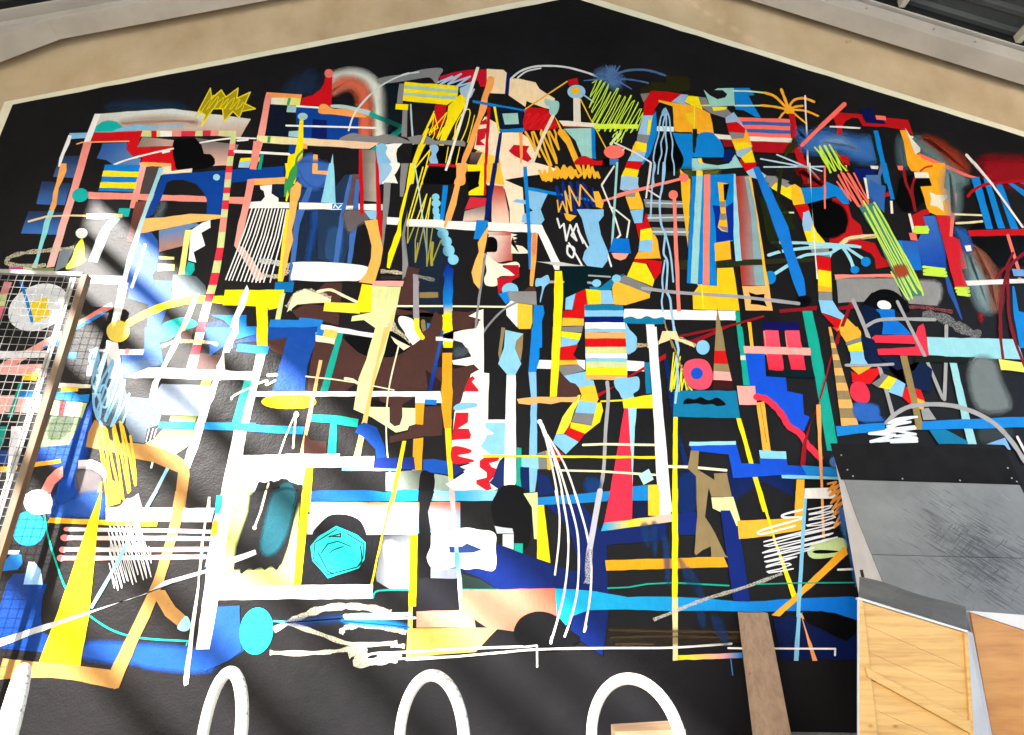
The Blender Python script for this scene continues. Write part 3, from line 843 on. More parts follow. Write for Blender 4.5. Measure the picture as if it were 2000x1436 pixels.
p GY 1285,1035 1410,1045 1400,1080 1310,1090
p F8B030 1305,1090 1400,1082 1420,1010 1470,1150 1370,1180 1340,1180
p F2D820 1315,1110 1450,1120 1460,1150 1350,1185
p 98B8DC 1340,1185 1460,1150 1465,1165 1380,1235 1350,1220
p F2D820 1380,1235 1465,1170 1495,1275 1410,1275
p CC1016 1370,1240 1410,1275 1500,1270 1500,1310 1420,1345 1385,1290
p 98C4EC 1420,1345 1490,1310 1580,1375 1555,1410 1460,1390 1440,1370
p BC 1480,1315 1510,1305 1540,1350 1590,1440 1540,1440
p 86868A 1580,1375 1650,1380 1760,1420 1720,1436 1560,1430
q 12 2A3014%100 1890,1020 1920,1040 1780,1180 1700,1300 1680,1436 1660,1436 1680,1280 1760,1130
p ECE4E0 1873,750 1886,750 1897,1000 1915,1436 1900,1436 1890,1100
c B4D4F0 12 1660,1212 1780,1262 1905,1315
c B4D4F0 12 1535,1245 1750,1285 1905,1315
c B4D4F0 12 1560,1308 1750,1308 2000,1305 2035,1305
c B4D4F0 12 1900,1300 1960,1325 2010,1340
c B4D4F0 12 1900,1310 1950,1360 1990,1405
e FB7468 395,1190 80 52
p BK 310,1242 370,1242 360,1300 300,1300
p 3A7CC4 360,1240 430,1245 425,1290 360,1290
s C8DCEC 13 395,1300 300,1440
s C8E4E8 14 420,1295 410,1440
s DCDCE4 12 400,1120 560,1195 685,1275 665,1436
s DCDCE4 9 460,1180 480,1160
q 20 4A5A28%80 910,1330 1000,1330 1010,1400 960,1400 910,1380
q 15 6A7028%70 1080,1335 1210,1330 1190,1370 1090,1370
p NV 1250,1170 1330,1180 1310,1260 1240,1270
T 1500 0
q 35 3A6EB8%100 240,1020 300,1060 420,1030 560,1060 700,1090 800,1100 830,1250 700,1250 560,1190 450,1190 280,1170
q 20 7AA4D8%70 420,1100 560,1080 700,1180 600,1150 430,1130
p C0161C 520,880 700,895 770,960 720,970 700,930 650,925 600,950 570,1000 570,1060 540,1060 525,980 500,920
p B8161C 700,900 740,895 760,945 915,925 1085,942 1125,1060 1060,1020 900,995 730,990
p 0C1450 715,860 800,850 825,920 900,950 910,975 760,965 735,930
p FB7468 830,905 910,913 915,945 840,940
s FB7468 32 260,1140 400,1000 590,820
p E8E4E4 475,988 715,1000 712,1012 475,1000
p B8161C 545,1210 620,1230 635,1300 560,1260
p 14240E 790,1020 830,1030 920,1436 880,1436
p BC 815,1025 850,1025 945,1436 905,1436
q 25 6E8C92%70 1120,1080 1250,1120 1400,1250 1500,1340 1540,1436 1380,1436 1330,1290 1200,1200
q 30 5C7888%60 1010,1100 1060,1110 1080,1300 1020,1280
q 30 A03C28%80 1200,1080 1320,1110 1420,1180 1500,1240 1550,1340 1460,1330 1350,1200
p F8AC28 1020,1022 1065,1022 1150,1205 1380,1310 1368,1436 1260,1436 1240,1360 1110,1340 1080,1290 1050,1110
p E8E0D8 1060,1000 1125,1100 1180,1160 1178,1190 1140,1210
p F0E8B0 1095,1065 1125,1068 1125,1085 1100,1085
p FB6F62 1160,1195 1320,1265 1560,1370 1640,1390 1600,1402 1500,1370 1340,1305 1190,1240
c C82418 12 1180,1345 1220,1315 1270,1300
p E8E0D8 1130,1348 1240,1350 1250,1392 1140,1395
p FB7468 1000,1298 1045,1298 1045,1335 1010,1332
p 0C1C6A 660,1320 830,1320 830,1365 770,1370 770,1420 680,1400
p 4A74AC>2A4A80@90 755,1370 870,1370 880,1480 860,1600 800,1600 760,1500
p E8E4E4 790,1298 855,1300 850,1326 800,1322
p E8E4E4 738,1392 760,1392 768,1450 783,1555 770,1560
q 40 8E141E%100 1660,1260 1800,1240 1994,1280 1994,1430 1750,1430 1680,1330
Z C4E84A 15 26 62 355,1150 490,1135 560,1250 630,1330 490,1350 430,1260
z C4E84A 16 395,1190 450,1260 480,1350
z 9A8A3A 8 520,1180 610,1330
z 8A3A2A 8 540,1220 620,1340
s ECE4E0 22 1545,1210 1640,1320 1730,1425
p BC 1575,1390 1640,1388 1630,1436 1585,1436
T 1500 320
p 070709 1120,90 1260,180 1170,180 1210,300 1130,370 1050,380 990,300 1020,120
p 141418%90 840,170 900,180 905,300 860,300 840,200
c 8A1A22 22 1050,60 1070,160 1110,250 1140,370
c 8A1A22 20 1145,100 1115,200 1135,330
q 30 8A1418%100 230,60 290,110 320,190 440,190 420,150 300,60
p B81A20 500,270 560,260 620,310 650,420 720,480 740,560 480,620 475,560 600,540 620,450 560,350 500,340
q 10 050507%100 330,300 480,290 580,340 620,440 580,540 480,580 360,520 330,420
p B4161C 480,600 690,590 830,620 880,720 930,760 950,800 840,820 830,740 800,700 710,660 600,640
p BC 250,195 410,190 450,145 600,215 630,320 580,320 520,260 290,320
c EDCFA0 34 570,625 620,590 700,575 830,565
h 3A2A18 10 620,600 720,585 830,570
p 86868A 0,105 100,125 180,175 140,195 60,150 20,195 0,180
p F8DC20 20,195 60,150 140,195 180,170 205,200 180,290
p F8BE2C 175,175 205,165 250,195 285,318 195,330 180,280
p CC1016 200,335 300,320 320,370 275,375 265,460
p 98C0EC 270,385 315,370 345,465 330,530 275,530 262,480
p F8DC20 275,530 330,530 340,470 375,540 435,610 465,660 320,660
p 86868A 320,660 465,660 478,735 345,715
p CC1016 370,725 480,738 485,845 380,830
p F8DC20 385,830 485,845 492,1005 385,1000
p F0B030 385,955 492,970 492,1006 385,1000
p 86868A 387,1002 492,1008 496,1068 388,1068
p 86C4F4 388,1068 496,1070 545,1150 595,1192 565,1220 410,1165
p CC1016 412,1170 565,1222 545,1310 470,1230
p F4B038 595,1195 715,1310 718,1365 600,1395 540,1300 570,1210
p 7E7E82 718,1352 722,1395 600,1420 598,1392
p 8A1420 85,1138 380,1108 380,1140 90,1165
p 8A1420 540,1120 680,1105 680,1130 545,1148
s 8A1420 26 640,1090 510,1436
p TE 265,1150 340,1148 400,1436 318,1436
p 100E5A 0,1235 235,1238 240,1302 0,1300
p F05A6A>E8304A@90 -40,1302 70,1302 90,1436 -30,1436
p F05A6A>E8304A@90 130,1305 235,1305 262,1436 145,1436
c 9CD4E8 22 25,618 180,622 330,625 560,640 710,655
c 9CD4E8 24 0,718 120,685 330,660 560,650
c 9CD4E8 22 215,750 300,715 480,700 570,640
c 9CD4E8 26 50,860 160,790
p 9CD4E8 470,630 600,630 700,640 600,655 560,670 500,700 480,740 470,700 500,680
c 9CD4E8 26 570,645 630,740 660,820
c 9CD4E8 22 580,640 650,690 740,750
p BC 0,190 20,210 70,330 90,420 150,540 210,740 275,930 285,1035 235,1038 180,900 120,690 30,420 0,330
e BC 15,888 46 52
e BC 670,832 34 30
e BC 755,770 38 38
p FB8A7E 512,870 985,865 995,900 520,910
p ECE4E4 315,0 325,0 335,300 360,600 385,905 372,905 340,400
e 050507 275,1075 55 45
p FB7468 430,25 445,25 445,358 432,358
p D8ECA8 80,380 198,382 198,394 82,394
p 2F5FB4>0C6FD6@90 985,595 1165,605 1200,830 1130,830 1020,700
p 3A6CC0>1444AE@80 1200,410 1300,405 1340,520 1380,680 1390,850 1200,800 1150,605 1170,590 1220,480
p 2A55A8 1390,850 1430,950 1515,1220 1500,1210 1400,1000 1370,850
p BC 980,600 1040,600 1060,700 1000,660
p 4A6EB0 850,165 910,0 870,0 830,200
p 2F62B4 790,130 850,165 910,180 900,390 830,320 780,230
p BC 880,0 915,0 980,285 950,285
p ECE4E4 948,290 968,290 974,390 955,390
p B81A22 895,240 935,225 940,260 905,265
p F8AC28 1080,0 1370,0 1365,195 1460,235 1440,415 1300,405 1240,380 1220,320 1210,270 1180,185 1270,178 1240,75 1110,60
c C82418 14 1180,65 1220,35 1270,25
p EDE6DC 1130,72 1240,75 1250,118 1140,118
p 0A0A0C 1145,122 1250,118 1270,178 1170,180
p EDE2D0 1250,225 1310,250 1415,250 1355,300 1365,380 1310,340 1255,330 1265,280
p FB7468 1425,228 1465,240 1430,575 1400,570
p B81A20 1110,410 1200,365 1240,360 1255,400 1200,410 1220,480 1120,490
p ECE4E4 1085,395 1105,395 1138,535 1120,545
z C4E84A 22 1140,500 1230,500 1130,525 1240,520 1140,540 1235,540
p FB7468 1090,545 1145,545 1158,605 1105,600
p C8202E 1300,405 1415,415 1405,570 1440,575 1485,600 1545,820 1500,830 1550,970 1450,970 1400,780 1350,580
z C4E84A 22 1210,805 1370,825 1215,835 1380,850 1215,860 1385,875
z C4E84A 22 1455,975 1550,975 1465,1000 1555,1000 1475,1020 1560,1030
q 40 7E98A0%80 1390,60 1450,100 1470,300 1450,400 1420,380 1370,200
q 40 7E98A0%85 1540,680 1620,760 1700,900 1740,1130 1650,1120 1560,900
q 30 A0604C%70 1590,640 1680,700 1760,850 1800,1000 1790,1130 1740,1120 1700,900 1600,720
q 18 2A5AA8%90 1450,510 1540,540 1580,650 1540,700 1490,600
b 060608 1575,510 1620,470 1700,450 1960,560 1994,600 1994,760 1850,800 1760,780 1700,710 1620,650 1580,600
c E8D8A8 16 1450,400 1660,408
c E8D8A8 18 1460,470 1560,465 1660,455
p BC 1575,115 1640,110 1745,515 1690,515
p 0E0C10 1640,120 1690,120 1790,515 1745,515
p BC 1670,120 1710,120 1840,510 1785,510
p BC 1770,160 1820,160 1950,510 1890,510
p BC 1860,150 1900,150 1994,380 1994,480
p BC 1955,150 1994,150 1994,240
c A81420 24 1550,260 1600,210 1740,160 1994,120
s E8E0E0 18 1600,0 1740,170 1975,500
p C0141C 1550,525 1994,508 1994,560 1565,572
s FB7468 26 1860,565 1945,840
s FB7468 28 1955,900 1994,1060
p E8E4E8 1530,918 1994,890 1994,922 1545,955
p 6A9AD8 1890,825 1994,850 1994,890 1905,880
p BC 1900,955 1915,955 1950,1150 1994,1240 1994,1436 1960,1436 1915,1200
c 7A1622 26 1990,700 1880,800 1830,950 1800,1150 1810,1420
c 7A1622 24 1770,890 1850,820 1860,1000 1870,1200 1930,1436
c 7A1622 20 1900,700 1850,800
p ECE8EC 1522,645 1570,640 1580,685 1540,690
q 12 9C1A22%80 1640,1170 1665,1190 1650,1240 1635,1210
T 1500 320
q 15 9A9A9E%95 520,910 990,910 1060,1050 1140,1060 1310,1100 1330,940 1170,920 1110,905 1000,900
p 8C8C90 525,905 990,900 1050,1080 1000,1040 900,990 800,1010 740,1080 540,1090
b 040406 740,1085 800,1020 870,985 950,990 1020,1030 1070,1090 1090,1160 1000,1150 900,1060 840,1180 720,1160
p 9A9A9E%80 1180,920 1330,945 1310,1110 1090,1095 1050,1000
h 8E8E92 70 1200,1180 1350,1200 1500,1280 1650,1350
h A05058 26 1090,1120 1250,1130 1430,1160
e F2F4F8 898,1108 55 36 15
p BB 820,1138 975,1140 985,1215 1050,1270 1110,1335 880,1335 890,1250 860,1170
p 0A1A3A 690,1170 740,1100 830,1130 880,1250 870,1340 800,1370 760,1300
p E8304A 800,1360 830,1340 1140,1340 1160,1275 1200,1250 1215,1290 1245,1500 1100,1498 830,1495 815,1450 1140,1430 1140,1410 815,1400
c A2A2A6 30 655,1070 730,1240 800,1430 870,1620 965,1960
c A2A2A6 26 760,1270 850,1225 1000,1215 1290,1220
c A2A2A6 24 1000,1080 1120,1320 1220,1520 1350,1830
c A2A2A6 28 1380,1270 1378,1500 1365,1840
p 98D4E4 1228,1355 1910,1372 1950,1440 1980,1530 1520,1516 1245,1496

p 4C8A8C%80 690,330 820,310 990,600 1140,880 1210,1030 1060,1050 920,760 830,560
Z FB7468%90 16 27 60 515,95 650,60 800,300 690,340 600,250

Z C4E84A 12 26 62 690,330 820,310 990,600 1080,760 1210,1030 1060,1050 920,760
c C4E84A 14 820,310 900,440 980,590 1080,760 1160,920 1200,1030
q 10 A8402A%80 970,810 1060,800 1080,870 1000,890
T 400 320
p 16233F 210,150 620,110 620,270 560,250 500,180 390,160
p OR 390,120 640,105 640,160 385,168
p SA>F4A89E@90 335,125 395,118 345,350 270,660 230,640 260,470 300,310
p SA 200,262 310,262 300,315 190,312
p F2A69E 230,640 300,650 370,740 440,850 470,900 400,920 350,820
p WH 430,175 525,165 520,235 575,270 575,300 660,305 660,350 345,350 360,300 440,295 470,260 460,215 435,200
s WH 10 370,350 300,560 165,905
s WH 10 400,352 330,560 190,910
s WH 10 425,352 355,560 215,910
s WH 10 450,355 385,560 250,912
s WH 10 475,352 410,560 280,915
s WH 10 500,352 440,570 310,918
s WH 10 525,352 465,570 340,918
s WH 10 550,355 490,570 370,922
s WH 10 575,352 520,570 400,925
s WH 10 600,355 545,580 430,925
s WH 10 618,360 570,580 460,925
s WH 10 640,360 595,600 510,925
h WH 40 420,760 540,770 660,800
h CR 30 440,870 580,880 660,830
p 1E3A74 700,200 930,200 900,380 860,480 800,760 700,770 760,400
p 1F2C44%90 720,370 1200,370 1110,790 700,790
q 15 1E4A96%90 840,370 900,370 860,560 820,750 790,740 830,500
p 263A5A%90 880,360 1090,90 1200,85 1200,370 1080,790 960,760 880,740
q 14 2B4E7C%90 960,520 1080,520 1060,760 940,740
q 16 3A68BE 730,0 960,0 960,110 900,190 820,200 740,140
c 2C56AA 14 740,60 770,130 850,185 930,180
p 3F6CBC 800,190 840,190 740,480 690,920 655,920 700,420
p FBAE62 840,0 880,0 880,55 970,60 960,90 838,80
p 8FD4F0 970,0 1003,0 1018,310 905,305
p 8FD4F0 1003,0 1006,10 1020,310 1005,310
p WH 735,305 1385,318 1385,365 735,358
p BC 995,312 1080,316 1070,356 990,354
z WH 8 1005,345 1015,320 1040,350 1065,325
p 5E4A52 1150,85 1200,85 1200,200 1170,330 1090,330
p 3F6CBC 1130,90 1150,90 1100,350 1040,780 1000,780 1050,420
p 3F6CBC 1180,120 1205,130 1190,480 1140,790 1110,790 1140,460
q 12 6A6266%90 1090,370 1240,370 1290,430 1200,480 1130,540 1090,470
p 8FC4EC 1240,370 1340,365 1335,435 1290,435
p 7C6E6C>AFA7A0@0 1228,0 1335,0 1345,300 1240,290
p C41420 1200,0 1228,0 1240,290 1238,400 1212,400 1205,200
p C41420 1330,0 1350,0 1370,280 1385,430 1388,660 1375,640 1340,440
p 9AC6EE 1350,0 1440,0 1460,40 1420,100 1365,160
b WH 1440,0 1520,0 1500,60 1470,110 1505,155 1450,150 1380,160 1420,110 1460,40
p YE 625,0 690,0 660,110 670,200 640,300 630,290 650,160
b 3A9A52 665,60 715,10 720,80 690,160 665,250 640,180
p 3A9A52 625,120 660,120 635,260 618,260
p FBB862 670,200 720,140 755,170 745,250 725,300 705,420 680,520 690,600 660,700 640,800 610,920 590,920 610,700 645,500 660,380
p F0DA30 640,360 662,360 620,700 605,800 600,920 570,920 610,560
b WH 700,770 900,768 1100,780 1250,800 1270,830 1210,910 1100,915 900,920 720,910 670,900 690,800
p GY 1395,150 1450,150 1440,300 1400,580 1370,780 1330,910 1325,900 1370,640 1385,560
p F8B45C 1245,450 1330,435 1345,440 1388,670 1370,780 1320,940 1200,925 1260,850 1295,740 1300,640 1270,520
p F2A6A0 1310,915 1670,915 1668,958 1305,955
h CR 26 1370,840 1500,850 1660,880 1790,910
h 3A3A40 22 1370,890 1530,890
p GY 1530,0 1590,0 1580,60 1545,260 1520,260 1520,160
p WH 1420,418 1520,425 1500,480 1418,475
p WH 1575,435 2015,450 2015,512 1570,490
p FDE516 1600,0 1640,0 1640,30 1580,230 1535,430 1530,560 1480,700 1440,820 1418,810 1430,700 1500,520 1520,380 1570,200
z E8DC38 9 1700,30 1585,430 1580,620 1730,240 1640,600 1640,770 1760,270 1730,500 1730,800 1790,400 1760,600 1765,790 1840,600
s E8DC38 10 1735,20 1690,150 1600,460
s E8DC38 9 1660,620 1640,770
c E8DC38 22 1775,620 1765,720 1768,790
c B4D4E4 11 1635,0 1680,300 1730,700
p 8A8A90 1580,360 1560,560 1585,800 1575,860 1540,910 1540,760 1535,560
e 84CCF0 1798,262 30 28
e 84CCF0 1802,312 36 30
e 84CCF0 1800,370 26 40
e 84CCF0 1815,430 34 40
e 84CCF0 1820,480 30 40
e 84CCF0 1855,548 44 40
e 84CCF0 1882,610 42 42
e 84CCF0 1900,680 46 46
e 84CCF0 1935,750 42 40
p 1080DC 1855,172 1895,172 1880,300 1860,446 1830,446
q 20 1E3858%35 1560,510 1850,540 1870,1100 1700,1150 1680,1000
p FBAE62 1960,0 2045,0 2040,60 1990,170 1970,260 1960,320 1900,500 1860,500 1880,400 1930,240 1960,120
p KH 1672,1005 1818,1003 1818,1045 1672,1048
p BR 1580,800 1680,820 1620,960 1620,1090 1560,1120 1480,1100 1540,960
p BR 1480,1130 1600,1150 1700,1140 1850,1200 1840,1260 1600,1430 1600,1436 1660,1436 1800,1380 1840,1350 1860,1180 1700,1160 1600,1180 1480,1180
p BR 940,930 1070,930 1060,1080 980,1090 860,1000
p BR 680,1150 800,1090 940,1110 1050,1180 1040,1260 900,1230 720,1200
p 1070B8 550,925 698,925 685,1003 542,1003
p FDE516 160,985 620,985 600,1120 500,1142 490,1115 140,1105 150,1040
p FDE516 400,1110 490,1110 490,1436 415,1436
p PG 595,1010 630,1010 590,1215 550,1215
h CR 60 650,1130 760,1010 880,1030 980,1060
p F2E2C0 660,1110 690,1020 780,980 900,1020 985,1060 980,1085 820,1090 720,1100 640,1160
c F2E2C0 22 880,1000 980,985 1080,1030 1185,1080
p FBE040 935,1080 1190,1090 1210,1170 925,1150
p FDE520 1225,940 1305,950 1300,1160 1190,1160 1190,1080
p D8DE9E>E6EAB4@90 1305,955 1530,960 1430,1436 1330,1436 1340,1290 1240,1220 1140,1230 1150,1190 1300,1160
p FBD070 1460,1170 1475,1190 1420,1436 1390,1436
s F6EFC8 13 1475,1112 1860,1112 2350,1118 2440,1122
p 1480DC>0A2C94@270 1890,780 1940,830 1930,920 1935,1000 1925,1130 1860,1150 1855,1000 1870,900 1855,860
p 0F8AE0>F8E018@90 1865,1090 1930,1090 1930,1200 1860,1200
p F8E018 1850,1180 1940,1160 1925,1230 1935,1330 1930,1436 1860,1436 1845,1330 1855,1250
p 1F7AD4 920,1220 740,1200 730,1220 510,1215 490,1310 600,1290 880,1270 870,1340 910,1350
p BC 50,1180 325,1180 325,1270 400,1268 400,1330 230,1372 200,1270 150,1220
p BL 20,1250 110,1220 190,1260 220,1370 250,1436 40,1436 10,1350
p 1248A4 490,1330 880,1275 865,1436 640,1436 640,1360 500,1400
p WH 910,1255 1340,1330 1330,1362 900,1285
p 1F7AD4 880,1270 930,1285 920,1345 865,1340
p E8CC60 935,1290 1045,1305 1015,1370 920,1345
p F4EEC8 865,1345 1020,1370 1005,1410 860,1390
p TE 1035,1310 1080,1316 1040,1436 990,1436
p WH 330,945 345,980 345,1010 315,1120 270,1200 260,1290 215,1370 215,1440 150,1440 160,1400 190,1310 215,1220 265,1100 280,1040
b WH 1525,1190 1620,1215 1640,1300 1690,1390 1620,1420 1560,1320 1510,1240
c F4D83A 42 1650,1215 1655,1290 1690,1360
c 8D7850 34 1700,1230 1705,1280 1725,1330
p 1F7AD4 1730,1240 1780,1255 1730,1310
h F2E8C8 50 1440,1240 1520,1340 1600,1420
p 9A96A4 1622,860 1664,870 1672,1210 1625,1205
p WH 1800,1350 1860,1352 1855,1380 1800,1378
p 1058B8 1845,1330 1865,1330 1850,1436 1820,1436
T 800 320
p FBE2CC 640,100 720,0 1000,0 1120,40 1120,70 920,100 740,130 880,190 900,470 780,480 780,360 740,200 600,170
p CC2C40 470,260 600,270 590,330 430,360
p C44A40>F2D0C0@90 650,170 730,180 770,380 775,470 640,470 640,200
p FBC43A 640,0 700,0 740,170 650,160
p F4BE3C 600,10 640,0 640,160 600,150
p 8A7C7C>E0C8BC@90 430,370 590,330 585,440 415,450
p YE 450,10 580,15 600,60 590,250 460,250 460,220 540,180 550,60 450,65
p BK 450,65 552,62 530,170 460,225 450,150
p C41822 580,0 600,0 595,250 575,250
p E0C8C0>B84A40@0 600,530 790,530 800,760 710,745 690,600 620,560
p E8DCD8>C4645A@20 615,560 800,560 800,750 700,770 600,760
p FBE8D8 790,545 840,555 800,570 840,580 800,600 830,610 790,625 880,645 920,680 920,700 790,700
b FBEADC 580,700 700,780 830,765 850,810 720,800 840,870 700,880 680,950 600,950 580,900 600,830
b BK 595,590 640,570 680,600 680,680 640,690 590,680
p B8182A 720,790 850,790 855,880 800,910 780,960 720,990 690,1010 680,890 820,870
p WH -5,435 260,440 250,500 -5,490
p WH 300,448 520,455 510,525 280,510
p WH 610,460 1030,480 1170,770 1165,830 1130,830 1000,545 610,525
p NV 650,0 685,0 615,445 580,440
p 1480DC 525,442 615,448 560,595 498,590
p FBB862 615,480 600,600 580,700 565,820 545,985 500,930 482,850 510,760 540,690 530,620 580,540
p LB 920,210 1080,230 1050,290 1020,360 1050,440 1020,480 870,460 880,400 960,370 900,320 800,300 830,280 920,290
p BC 885,28 912,28 950,600 945,830 928,825 915,500
p BC 920,185 1480,295 1470,308 920,210
z F0B432 20 1010,60 1040,130 1050,60 1080,130 1090,40 1130,110 1140,60 1180,110 1190,40 1220,110 1240,40 1270,110 1290,60 1310,110 1380,50 1400,110 1420,50 1470,110
Z 102C84 18 36 74 1130,150 1300,130 1440,200 1465,350 1330,390 1210,410 1140,300
z F0B432 12 1150,290 1160,380 1190,300 1230,400 1210,220 1260,370 1240,180 1320,330 1330,170 1440,300
p F0B432 1430,220 1470,220 1510,310 1500,355 1450,340
p F0B432 1200,390 1300,410 1250,455 1220,440
z E4E8F0 14 1150,430 1170,500 1200,470 1220,600 1250,480 1300,600 1260,560 1300,470 1350,620 1310,520 1390,660
c E4E8F0 16 1230,640 1280,660 1270,730 1230,700 1230,640
c E4E8F0 14 1240,620 1290,700 1340,790
s E4E8F0 13 1540,700 1570,800
p LB 1300,360 1510,360 1510,410 1470,460 1490,560 1545,690 1540,760 1500,815 1380,800 1345,750 1360,690 1400,640 1370,550 1340,430
p FB8A7C 1480,292 2010,138 2015,155 1490,308
s E4E4E8 13 1590,25 1495,175 1600,430 1640,560 1610,590
s E4E4E8 14 1560,340 1610,370 1710,450 1690,580
s 9CD0D4 17 1615,0 1575,640
p BB 1585,585 1705,590 1722,705 1550,690
p F8A090 1570,700 1705,705 1680,745 1640,758 1590,740
p C8C8CC 985,765 1180,770 1370,800 1150,800
p 041C24 1165,805 1370,805 1580,830 1600,870 1540,900 1290,1020 1200,1060 1190,920
p FBAA5A 950,545 998,545 985,760 960,960 935,955
q 10 E89A7C%60 960,560 985,560 980,700 955,700
e 84C4F0 783,985 64 55
p BR 890,990 930,960 980,970 980,1000
p 8A8A90 760,995 985,998 990,1105 770,1080
p 1480DC 690,1015 760,1000 780,1070 750,1100
p WH 790,1070 840,1090 840,1280 755,1185 750,1110
p FBC23A 840,1090 955,1105 955,1240 940,1290 850,1290 838,1260
p 1480DC 965,1105 1040,1108 1050,1165 1030,1230 1030,1436 945,1436 960,1240
p BR 200,1150 260,1200 250,1290 205,1345 0,1436 0,1400 150,1280
p FBF6EC 460,1190 530,1150 575,1135 575,1436 420,1436 410,1380 340,1370 205,1350 205,1375 410,1400 410,1320 500,1290 500,1240 570,1220
p FBEEE0 575,1135 578,1436 500,1436 520,1290
p BR 330,1150 450,1160 520,1140 460,1190 560,1220 500,1250 500,1290 340,1300 330,1200
p 8A8A92 585,700 600,700 545,1100 500,1436 488,1436 530,1050
c 8A8A92 16 830,1085 720,1150 600,1280 510,1430
b LB 985,900 1020,895 1070,870 1085,890 1090,930 1050,970 1020,1080 1015,1060 1030,960 980,960
s A4A4A8 22 1090,925 1195,925
s A4A4A8 14 1395,875 1560,885
s A4A4A8 18 1390,930 1430,935
p FDE01A 1130,840 1185,840 1195,1000 1175,1436 1110,1436 1125,1050
p 1078A8 1400,960 1480,970 1570,900 1620,880 1670,860 1590,960 1540,1000 1400,985
e 84C4F0 1455,935 35 30
e 84C4F0 1610,900 36 32
p 84C4F0 1215,1050 1290,1015 1265,1140 1210,1140
p CC1016 1290,1015 1370,980 1385,1100 1358,1200 1195,1200 1270,1140
p F4D41E 1370,980 1485,990 1490,1098 1385,1100
p 8CC4F0 1485,990 1570,990 1590,1098 1490,1098
p FBB83A 1590,930 1630,925 1870,1020 1868,1050 1680,1105 1590,1100 1575,980
p 7E7E84 1645,890 1670,870 1895,970 1870,1022 1640,925
p F4D820 1690,880 1740,770 1840,785 1905,910 1890,960
p C8101A 1750,745 1965,765 1955,850 1910,910 1850,780 1745,770
p FBB03A 1780,690 1890,690 1900,600 1950,740 1750,745
p FBB03A 1880,510 1930,600 1955,750 1885,690 1890,595
p LB 1790,605 1890,595 1885,692 1780,688
p F8DC20 1795,520 1880,505 1890,595 1790,605
p C8101A 1840,385 1875,505 1790,520 1785,595 1760,475 1815,465
p LB 1715,370 1820,355 1810,465 1750,470
p F8B832 1680,265 1780,220 1815,320 1820,355 1715,365
p 8A8A8E 1670,205 1760,220 1755,265 1680,262
p 98C4EC 1660,100 1780,110 1775,200 1680,210 1645,140
p F8DC20 1680,35 1785,55 1770,110 1660,100
p CC1016 1700,0 1810,0 1785,55 1680,38
K 1360,1660,1103 1365,1680,1290 1368,1692,1490 1372,1695,1590 1370,1693,1685 | 1078A8 1145 84C4F0 1195 0A1A6A 1240 F4F6F8 1290 84C4F0 1316 FBAE6A 1365 CC1016 1430 PG 1482 F4F6F8 1520 84C4F0 1545 PG 1592 F8E018 1650 FBAE6A 1685
b 84C4F0 1680,1245 1705,1290 1760,1350 1765,1440 1730,1475 1690,1470
p CC1016 1195,1150 1270,1140 1358,1170 1358,1205 1195,1205
p FBB83A 1190,1205 1355,1210 1355,1265 1185,1268
p 7E7E84 1180,1275 1350,1268 1340,1318 1185,1310
p F8E020 1180,1310 1340,1325 1320,1380 1180,1350
p 84C4F0 1180,1350 1320,1382 1300,1412 1175,1436
p CC1016 1175,1436 1310,1412 1270,1500 1310,1540 1170,1540
p 94805A 715,1275 745,1280 720,1436 705,1560 690,1480
p 94805A 850,1330 885,1320 880,1436 865,1540 820,1440 820,1380
p 8CCCF0 745,1295 885,1325 830,1380 820,1440 870,1560 820,1650 765,1650 690,1560 735,1436
T 1200 320
p F4F4F6 75,1135 945,1150 940,1225 70,1210
b 1078A8 75,1210 130,1195 190,1215 250,1190 310,1210 380,1200 385,1250 230,1252 85,1245
p F0F2F6 245,1250 310,1250 325,1436 258,1436
p 84888C 225,280 580,300 580,350 240,345
p 84888C 255,400 580,400 578,455 265,455
p 84888C 290,500 575,510 572,568 300,560
s B8D4EC 10 250,310 580,318
s B8D4EC 10 260,428 580,420
s B8D4EC 12 300,535 575,538
p F8B828 510,50 560,100 590,130 570,660 550,500 535,380 520,240
p 2A2E1C%95 360,755 1130,750 1550,740 1555,770 1170,790 800,825 560,840 400,790
p BC 600,105 935,85 930,440 920,610 780,630 795,960 560,935 575,560
p F8D840 635,60 680,60 685,100 635,100
p 98D0D8 635,100 685,100 670,400 645,940 590,935 605,600 620,400
p FB8478 695,90 742,90 740,500 735,950 685,945 690,400
p 0A2C96 760,330 870,340 930,300 925,600 790,620 775,400
p F8B828 800,150 880,160 860,300 865,400 880,540 830,530 800,500 825,400 815,300
p 0A0A10 845,165 890,165 865,290 850,290
p 84888C 815,300 858,300 860,345 822,348
p 84888C 818,395 862,395 868,445 812,445
p 84888C 805,490 875,500 880,540 835,520
p F8B428 775,625 895,605 905,750 780,765
p FBC41E 795,820 920,815 950,1000 970,1150 610,1140 605,1020 650,960 640,945 795,960
p 98D4EC 925,85 940,90 990,760 940,765 925,600
p A8382A>8AA4AC@0 940,105 1050,100 1090,300 1165,750 985,755 960,400
p A8382A>8AA4AC@0 975,800 1165,795 1175,955 990,955
p 84A8B4 1010,110 1050,105 1100,400 1145,740 1080,740 1060,400
p 84A8B4 1080,800 1165,795 1172,955 1095,955
p F8B838 1040,105 1060,105 1110,400 1165,760 1200,960 1170,960 1140,700 1090,320
p 202812%90 1120,270 1200,280 1290,300 1380,420 1400,520 1260,560 1310,720 1240,640 1190,630 1150,420
p 202812 1275,60 1310,40 1280,290 1255,280
p FB8A7E 15,240 520,110 530,130 20,265
e FB7A6E 538,115 36 34
e FB7A6E 458,244 36 36
p FB8478 450,270 475,270 515,1155 485,1155 460,600
c 9CC4EC 14 310,0 290,200 280,420
c 9CC4EC 16 380,0 370,180 350,300 360,470 390,560 380,700 410,780 400,1000
